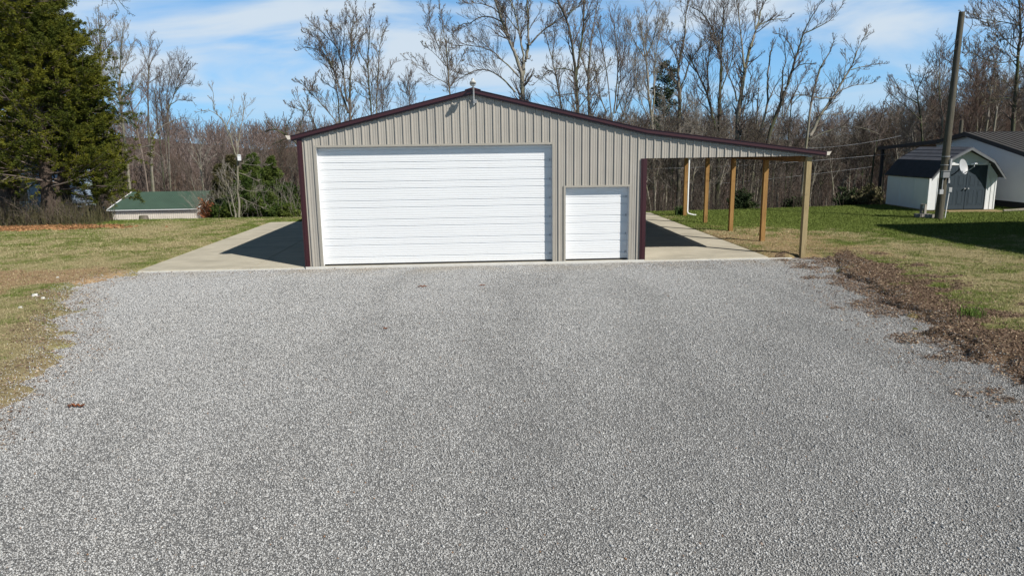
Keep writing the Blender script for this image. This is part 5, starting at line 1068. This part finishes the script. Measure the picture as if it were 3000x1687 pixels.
MAT['fresh'] = leafm('fresh_grass', (.07, .13, .02), (.15, .22, .04), (.10, .16, .03)); q = onz(2845, 935); blades(q[0], q[1], 160, .20, .005, MAT['fresh'], 'single fresh green grass tuft on the brown leaf litter at the right edge', 'grass_tuft', 'grass tuft', .12, 3, 1.)

# ------------------------------------------------------------------ the wood: one tree of each kind, then copies
def protoTree(kind, seed, H=16., tr=.2, limb0=.35, nl=12, ang=(.35, .8), lrel=(.28, .5), tm='twig', bm='barkgrey', dens=.7, sub=4, forks=0, curve=.6, rmin=.013, buds=.25, k3=True):
    r = np.random.default_rng(seed); n = 11; t = np.linspace(0, 1, n); ph = r.uniform(0, 6, 2)
    P = np.stack([np.sin(t*3+ph[0])*curve*t, np.sin(t*2.4+ph[1])*curve*t, t*H-.2], 1); P[:, :2] -= P[0, :2]; Rr = tr*(1-.9*t)**.85; Rr[0] *= 1.3
    tk = Acc(); cr = Acc(); bd = Acc(); tk.add(*tubes(P[None], Rr[None], 7)); LB = []
    c0, r0 = spawn(P[None], Rr[None], nl, limb0, .97, (lrel[0], lrel[1], 'rel'), ang, 8, .14, .12, .62, rmin, .2, r, .35)
    tk.add(*tubes(c0, r0, 5))
    for i in range(len(c0)): LB.append((c0[i], r0[i]))
    LB.append((P[6:], Rr[6:])); crownify(LB, cr, bd, dens, sub, rmin, buds, .05, (.3, .55), r)
    nc = sum(len(f) for f in cr.F[4]); nb = sum(len(f) for f in bd.F[3])
    V = np.concatenate(cr.V+bd.V); Fs = [np.concatenate(cr.F[4])]+([np.concatenate(bd.F[3])+cr.n] if nb else [])
    root = thing('bare_tree', (0, 0, 0), 'x', 'bare tree'); tk.obj('trunk', MAT[bm], root, True)
    mesh_np('crown', V, Fs, parent=root, mats=[MAT[tm], MAT['bud']], midx=np.concatenate([np.zeros(nc), np.ones(nb)]))
    return root
protos = [protoTree('a', 1, tr=.19, tm='twigdark'), protoTree('b', 2, tr=.15, limb0=.5, nl=9, tm='twigpale', bm='barkpale', curve=.9), protoTree('c', 3, tr=.24, limb0=.25, nl=15, ang=(.5, 1.0)),
          protoTree('d', 4, tr=.13, limb0=.55, nl=8, tm='twigdark', bm='barkdark', curve=.4), protoTree('e', 5, tr=.17, limb0=.2, nl=14, tm='twigred', bm='barkwarm', ang=(.3, .6)), protoTree('f', 6, tr=.17, limb0=.6, nl=9, bm='barkpale', curve=1.2)]
kinds = ['grey', 'pale slender', 'wide crowned', 'thin dark', 'reddish twigged', 'pale crooked']
used = [False]*6; placed = []; WOOD = []
def putTree(k, x, y, s, rz, label, group, sxy=1.):
    src = protos[k]
    if not used[k]: o = src; used[k] = True
    else:
        o = src.copy(); COL.objects.link(o)
        for c_ in src.children:
            d = c_.copy(); COL.objects.link(d); d.parent = o
    o.location = (x, y, float(terr0(x, y))); o.scale = (s*sxy, s*sxy, s); o.rotation_euler = (random.uniform(-.06, .06), random.uniform(-.06, .06), rz); o['label'] = label; o['group'] = group; return o
def vlim(u):
    return np.interp(u, [-200, 250, 300, 520, 560, 700, 860, 980, 1400, 1700, 2000, 2300, 2420, 2560, 2700, 2800, 3200], [150, 230, 372, 385, 392, 392, 385, 350, 310, 300, 305, 315, 340, 310, 235, 170, 100])
MARK = [(-99, 260, 'behind the cedars'), (260, 340, 'right beside the cedars'), (340, 420, 'over the green roof, left end'), (420, 500, 'over the middle green roof'), (500, 570, 'over the green roof, right end'), (570, 640, 'above the bronze cedars'), (640, 720, 'above the pale double trunked tree'), (720, 800, 'above the tall green cedar'), (800, 900, 'left of the barn corner'),
        (900, 1050, 'over the left roof end'), (1050, 1200, 'over the left roof slope'), (1200, 1400, 'left of the roof peak'), (1400, 1560, 'right of the roof peak'), (1560, 1740, 'over the right roof slope'), (1740, 1880, 'over the roof bend'), (1880, 1950, 'right of the maroon barn corner'), (1950, 2015, 'left of the rear carport post'), (2015, 2082, 'past the rear carport post'),
        (2082, 2158, 'past the fourth carport post'), (2158, 2205, 'right of the middle carport post'), (2205, 2255, 'left of the second carport post'), (2255, 2310, 'right of the second carport post'), (2310, 2370, 'left of the front carport post'), (2370, 2430, 'under the outer eave of the lean-to'), (2430, 2500, 'between lean-to and garden shed'), (2500, 2580, 'beside the garden shed back'),
        (2580, 2660, 'over the porch roof end'), (2660, 2740, 'over the garden shed roof'), (2740, 2830, 'behind the utility pole'), (2830, 2900, 'over the white house ridge'), (2900, 3100, 'over the white house, right edge')]
def sight(x, y):
    """keeps the view of the green roofed shed open"""
    u, v_ = proj(x, y, float(terr0(x, y)))
    return 250 < u < 585 and y < 66
def scatter(n, xr, yr, hr, group, words, wk, mind=1.6, vis=None):
    c_ = 0; tries = 0
    while c_ < n and tries < n*40:
        tries += 1
        y = random.uniform(*yr); x = random.uniform(*xr(y)) if callable(xr) else random.uniform(*xr)
        if any((x-a)**2+(y-b_)**2 < mind**2 for a, b_ in placed): continue
        if y < float(crest(np.array(x)))+2.2 or sight(x, y): continue
        if x > 24 and y < 30: continue
        zb = float(terr0(x, y)); u, v = proj(x, y, zb+2)
        if u < -60 or u > 3060: continue
        H = random.uniform(*hr); lim = float(vlim(u))+random.uniform(0, 60)
        for _ in range(30):
            if proj(x, y, zb+H*1.22)[1] < lim: H *= .95
        if H < 5: continue
        k = random.choices(range(6), wk)[0]; placed.append((x, y)); um = proj(x, y, zb+H*.5)[0]; mk = [w_ for a_, b_, w_ in MARK if a_ <= um < b_]
        sz = 'short' if H < (hr[0]*.62+hr[1]*.38) else ('tall' if H > hr[0]*.3+hr[1]*.7 else 'middling'); dp = 'front rows' if y < yr[0]*.7+yr[1]*.3 else ('back rows' if y > yr[0]*.3+yr[1]*.7 else 'middle rows')
        o = putTree(k, x, y, H/16., random.uniform(0, 6.28), f'{sz} {kinds[k]} bare tree, {dp}, {mk[0] if mk else "at the frame edge"}', group, random.uniform(.9, 1.25)*(1.0 if H > 9 else 1.2)); WOOD.append((um, o)); c_ += 1
scatter(62, lambda y: (8+(y-17)*.35, 27+(y-17)*.9), (17, 44), (11, 18), 'bare trees down the slope behind the carport', 'of the wood', [3, 3, 1, 4, .5, 3], 1.3)
scatter(45, lambda y: (5, 30+(y-40)*1.0), (44, 90), (10, 15), 'bare trees deeper in the wood behind the carport', 'deep in the valley', [3, 2, 2, 3, 1, 2], 1.8)
scatter(40, lambda y: (26+(y-26)*.6, 45+(y-26)*.95), (27, 85), (9, 17), 'bare trees behind the white house', 'behind the house', [3, 2, 3, 2, 2, 2], 1.6)
scatter(8, lambda y: (-8-(y-30)*.3, 14), (40, 95), (10, 14), 'bare trees behind the barn', 'beyond the barn', [3, 2, 1, 2, .5, 2], 2.0)
scatter(20, lambda y: (-14-(y-62)*.5-30, -10-(y-62)*.3), (74, 118), (6, 10), 'bare trees beyond the green roofed shed', 'up the far slope', [3, 3, 3, 1, 2, 2], 1.8)
scatter(22, lambda y: (-12-(y-28)*.3, -4), (29, 60), (4.8, 8), 'small bare trees behind the young cedars', 'below the lawn', [2, 2, 1, 2, 1.5, 2], 1.6)
for k, p_ in enumerate(protos):
    if not used[k]: putTree(k, 20+k, 60, 1, 0, f'{kinds[k]} bare tree far down the valley', 'bare trees behind the barn')

by = {}
for um, o in WOOD: by.setdefault(o['label'], []).append((um, o))
for lb, L_ in by.items():
    if len(L_) > 1:
        L_.sort(key=lambda t_: t_[0])
        for i, (um, o) in enumerate(L_): o['label'] = lb+', '+['first', 'second', 'third', 'fourth', 'fifth', 'sixth', 'seventh'][min(i, 6)]+' from left'
for um, o in WOOD:
    if len(o['label'].split()) > 16: o['label'] = o['label'].replace('bare tree', 'tree')
# far wooded hillside: one mass
def miniTree(seed):
    r = np.random.default_rng(seed); n = 5; t = np.linspace(0, 1, n); P = np.stack([r.normal(0, .04, n)*t, r.normal(0, .04, n)*t, t], 1); Rr = .007*(1-.85*t)
    a = Acc(); a.add(*tubes(P[None], Rr[None], 3)); c1, r1 = spawn(P[None], Rr[None], 13, .22, .98, (.22, .42), (.4, .9), 4, .2, .15, .6, .0055, .4, r, .3); a.add(*tubes(c1, r1, 3))
    c2, r2 = spawn(c1, r1, 6, .15, 1, (.3, .6, 'rel'), (.4, .9), 3, .2, .15, .7, .0045, .7, r, .4)
    p0, p1, p2 = c2[:, 0], c2[:, 1], c2[:, 2]; s = unit(np.cross(p2-p0, r.normal(0, 1, p0.shape)))*.0075; V = np.stack([p0-s, p0+s, p2], 1).reshape(-1, 3); a.add(V, np.arange(len(V)).reshape(-1, 3))
    V = np.concatenate(a.V); q = np.concatenate(a.F[4]); tri = np.concatenate([q[:, [0, 1, 2]], q[:, [0, 2, 3]]]+a.F[3]); return V, tri
minis = [miniTree(s) for s in range(8)]
def forest(n, ylo, yhi, name, label, mat, hlo, hhi, seed):
    r = np.random.default_rng(seed); Vs = []; Fs = []; b = 0
    y = np.sqrt(r.uniform(ylo**2, yhi**2, n)); x = CAM[0]+(y+20)*r.uniform(-.80, .86, n)
    ok = ~np.array([sight(a_, b__) for a_, b__ in zip(x, y)]); x, y = x[ok], y[ok]; z = terr0(x, y); hh_ = r.uniform(hlo, hhi, len(x)); rz = r.uniform(0, 6.28, len(x)); wd = r.uniform(.75, 1.2, len(x))
    for i in range(len(x)):
        V, F = minis[i % 8]; c, s = math.cos(rz[i]), math.sin(rz[i]); h = hh_[i]; X_ = V[:, 0]*h*wd[i]; Y_ = V[:, 1]*h*wd[i]
        Vs.append(np.stack([X_*c-Y_*s+x[i], X_*s+Y_*c+y[i], V[:, 2]*h+z[i]], 1)); Fs.append(F+b); b += len(V)
    o = mesh_np(name, np.concatenate(Vs), np.concatenate(Fs), mat); tag(o, label, 'woods', kind='stuff'); return o
MAT['far'] = twigm('distant_twigs', (.11, .08, .07), (.22, .175, .155))
forest(3900, 100, 262, 'hillside_woods', 'bare brown woods covering the hills along the horizon', MAT['far'], 5, 9, 5)
forest(500, 55, 105, 'valley_woods', 'thicket of small bare trees on the valley floor', MAT['twigdark'], 3.5, 6.5, 6)
# undergrowth at the wood edge
def stems(n, xf, yf, h0, h1, rad, mat, name, label, seed, lean=.25, cat='undergrowth', z_off=0, cond=None, kids=3):
    r = np.random.default_rng(seed); y = r.uniform(yf[0], yf[1], n); x = np.array([r.uniform(*xf(v)) for v in y])
    if cond is not None: ok = cond(x, y); x, y = x[ok], y[ok]
    n = len(x); z = gz(x, y) if yf[1] < 17 else terr0(x, y); h = r.uniform(h0, h1, n); P = np.empty((n, 4, 3)); P[:, 0] = np.stack([x, y, z-.03], 1); d = unit(np.stack([r.normal(0, lean, n), r.normal(0, lean, n), np.ones(n)], 1))
    for i in range(1, 4): P[:, i] = P[:, i-1]+d*(h/3)[:, None]; d = unit(d+r.normal(0, lean*.6, (n, 3)))
    Rr = np.full((n, 4), rad)*np.linspace(1, .35, 4); a = Acc(); a.add(*tubes(P, Rr, 3))
    if kids: c1, r1 = spawn(P, Rr, kids, .3, 1, (.25, .5, 'rel'), (.3, .9), 3, .1, .2, .7, rad*.5, .5, r); a.add(*tubes(c1, r1, 3))
    o = a.obj(name, mat); tag(o, label, cat, kind='stuff'); return o
stems(4200, lambda y: (9+(y-15)*.3, 30+(y-15)*1.0), (16.5, 40), .6, 3.2, .010, MAT['twigdark'], 'undergrowth', 'tangled leafless brush along the edge of the wood behind the carport', 1, .35, cond=lambda x, y: (y > crest(x)+1.2) & ~((x > 24.5) & (y < 26)), kids=5)
stems(2600, lambda y: (-14-(y-17)*.5, -4), (17.5, 40), .5, 2.4, .009, MAT['twigpale'], 'brushwood', 'pale dry brush around the young cedars', 2, .35, cond=lambda x, y: (y > crest(x)+1.5) & ~np.array([sight(a_, b__) for a_, b__ in zip(x, y)]), kids=4)
stems(1500, lambda y: (-20, -12.6), (12.9, 15.2), .3, 1.2, .008, MAT['weed'], 'tall_weeds', 'tall dry weed stalks under the big cedars', 3, .12, kids=2)
stems(700, lambda y: (-19, -13.6), (13.2, 16.0), .5, 1.7, .010, MAT['twig'], 'dead_brush', 'dark dead brush under the big cedars', 4, .5, kids=5)

# ------------------------------------------------------------------ grass and litter
def grassfield(n, xr, yr, L, W, dens, name, label, mat, seed, tilt=.5):
    r = np.random.default_rng(seed); x = r.uniform(*xr, n); y = r.uniform(*yr, n); z = gz(x, y); ok = in_view(x, y, z)
    x, y, z = x[ok], y[ok], z[ok]; gm_, dm_, cm_, lm_, sd_ = masks(x, y); w_ = dens(x, y, gm_, dm_, cm_, sd_)
    blk = np.minimum(np.minimum(rectd(x, y, SLAB_L), rectd(x, y, SLAB_R)), rectd(x, y, (0, 0, 9.754, 12.6)))
    ok = (r.random(len(x)) < w_) & (blk > -.02) & (z > -.05); x, y, z, gm_ = x[ok], y[ok], z[ok], gm_[ok]; n = len(x)
    an = r.uniform(0, 2*np.pi, n); h = r.uniform(.5, 1.2, n)*L*(1+.4*gm_); o = r.uniform(.1, 1.3, n)*h*tilt*2; B_ = np.stack([x, y, z-.01], 1); T = B_+np.stack([np.cos(an)*o, np.sin(an)*o, h], 1); a2 = an+r.normal(1.57, .5, n); s = np.stack([np.cos(a2), np.sin(a2), 0*a2], 1)*W*r.uniform(.6, 1.3, n)[:, None]
    V = np.stack([B_-s, B_+s, T], 1).reshape(-1, 3); c = np.repeat(np.stack([gm_, gm_*0, gm_*0], 1), 3, 0); o = mesh_np(name, V, np.arange(3*n).reshape(n, 3), mat, col=c); tag(o, label, 'grass', kind='stuff'); return o
g = G('grass_blades'); at = g.n('ShaderNodeVertexColor'); at.layer_name = 'mask'; sp = g.n('ShaderNodeSeparateColor'); g.l(at.outputs[0], sp.inputs[0]); gi = g.n('ShaderNodeNewGeometry'); rr = gi.outputs['Random Per Island']
f = g.rng(g.math('ADD', sp.outputs[0], g.math('MULTIPLY', g.math('SUBTRACT', rr, .5), .7)), .35, .65)
r2 = g.math('FRACT', g.math('MULTIPLY', rr, 17.3)); g.base(g.mix(f, g.mix(r2, (.25, .21, .11), (.52, .45, .27)), g.mix(r2, (.075, .105, .02), (.19, .24, .055)))); g.rough(.8, .2)
gd = lambda x, y, gm_, dm_, cm_, s_: np.clip(.95-np.where(x < 4, .35, .85)*dm_-np.where(x < 4, .45, .8)*cm_, .06, 1)*sm(.05, .5, s_+.15)
grassfield(230000, (-13, -1), (-14, 3), .045, .005, gd, 'lawn_grass', 'short dry tan and green grass left of the gravel', g.m, 1)
grassfield(150000, (-26, -3), (3, 17), .05, .010, gd, 'lawn_grass', 'mown patchy grass left of the concrete apron', g.m, 2)
grassfield(260000, (11, 26), (-12, 4), .045, .006, gd, 'lawn_grass', 'dry tan grass right of the gravel', g.m, 3)
grassfield(200000, (11, 36), (4, 17), .05, .010, gd, 'lawn_grass', 'lush green grass around the utility pole and garden shed', g.m, 4)
# leaf litter: curled leaves, bark chips and fine sticks
def litter(n, xr, yr, name, label, mat, seed, dens, s0=.008, s1=.025):
    r = np.random.default_rng(seed); x = r.uniform(*xr, n); y = r.uniform(*yr, n); z = gz(x, y); ok = in_view(x, y, z); x, y, z = x[ok], y[ok], z[ok]; M = masks(x, y); ok = r.random(len(x)) < dens(x, y, *M); x, y, z = x[ok], y[ok], np.maximum(z[ok], gravz(x[ok], y[ok])*(y[ok] < 0)+(y[ok] >= 0)*-1); n = len(x)
    stick = r.random(n) < .55; s = r.uniform(s0, s1, n); a = unit(r.normal(0, 1, (n, 3))*np.array([1, 1, .35])); b_ = unit(np.cross(a, r.normal(0, 1, (n, 3)))); la = np.where(stick, s*2.2, s)[:, None]; lb = np.where(stick, s*.10, s*.6)[:, None]; p = np.stack([x, y, z+r.uniform(0, .03, n)], 1)
    V = np.stack([p-a*la, p+b_*lb, p+a*la, p-b_*lb], 1).reshape(-1, 3); o = mesh_np(name, V, np.arange(4*n).reshape(n, 4), mat); tag(o, label, 'leaf litter', kind='stuff'); return o
g = G('leaf_litter'); gi = g.n('ShaderNodeNewGeometry'); rr = gi.outputs['Random Per Island']; c = g.mix(rr, (.080, .050, .037), (.36, .25, .175)); c = g.mix(g.rng(rr, .88, .92), c, (.52, .40, .27)); g.base(c); g.rough(.9, .1)
litter(560000, (9, 22), (-13, 2), 'leaf_litter', 'dark brown leaf litter and pine straw heaped along the right edge of the gravel', g.m, 1, lambda x, y, a, d, c, l, s: np.clip(d*1.3, 0, 1)*.9+.035*(np.abs(s) < 1.6)+.05*(sdist(x, y, DEB) < 1.0))
litter(260000, (-13, 2), (-14, 2), 'leaf_litter', 'thin brown straw litter fringing the left edge of the gravel', g.m, 2, lambda x, y, a, d, c, l, s: np.clip(d*.75, 0, 1)+.25*c+.10*(np.abs(s) < .9))
g = G('orange_leaves'); gi = g.n('ShaderNodeNewGeometry'); g.base(g.mix(gi.outputs['Random Per Island'], (.16, .075, .035), (.50, .27, .13))); g.rough(.9, .1)
litter(60000, (-24, -8), (10.5, 16), 'fallen_leaves', 'strip of orange fallen leaves under the big cedars', g.m, 3, lambda x, y, a, d, c, l, s: np.clip(l*1.1, 0, 1), .04, .09)
# a few larger pale stones at the left bank
for i, (u, v, s) in enumerate(((105, 872, .10), (128, 880, .07), (62, 905, .06), (170, 818, .05))):
    c_ = onz(u, v, 0); m = MB(); vs = []; 
    for a, e, rr_ in [(k*1.047, 0, 1) for k in range(6)]+[(k*1.2, .8, .6) for k in range(5)]: vs.append((math.cos(a)*s*rr_*random.uniform(.8, 1.2), math.sin(a)*s*.7*rr_*random.uniform(.8, 1.2), e*s*.7))
    m.add(vs, [(0, 1, 2, 3, 4, 5)[::-1], (6, 7, 8, 9, 10)]+[(k, (k+1) % 6, 6+min(k, 4)) for k in range(6)]+[((k+1) % 6, 6+(k+1) % 5, 6+k) for k in range(5)]); o = m.build('field_stone', MAT['slabedge']); o.location = (c_[0], c_[1], float(gz(np.array([c_[0]]), np.array([c_[1]]))[0])+.0)
    tag(o, ['largest pale stone on the bare clay bank at left', 'second pale stone touching the largest one on the clay bank', 'small pale stone left of the pair on the clay bank', 'tiny pale stone on the clay nearest the concrete apron'][i], 'stone', 'pale stones on the clay bank')
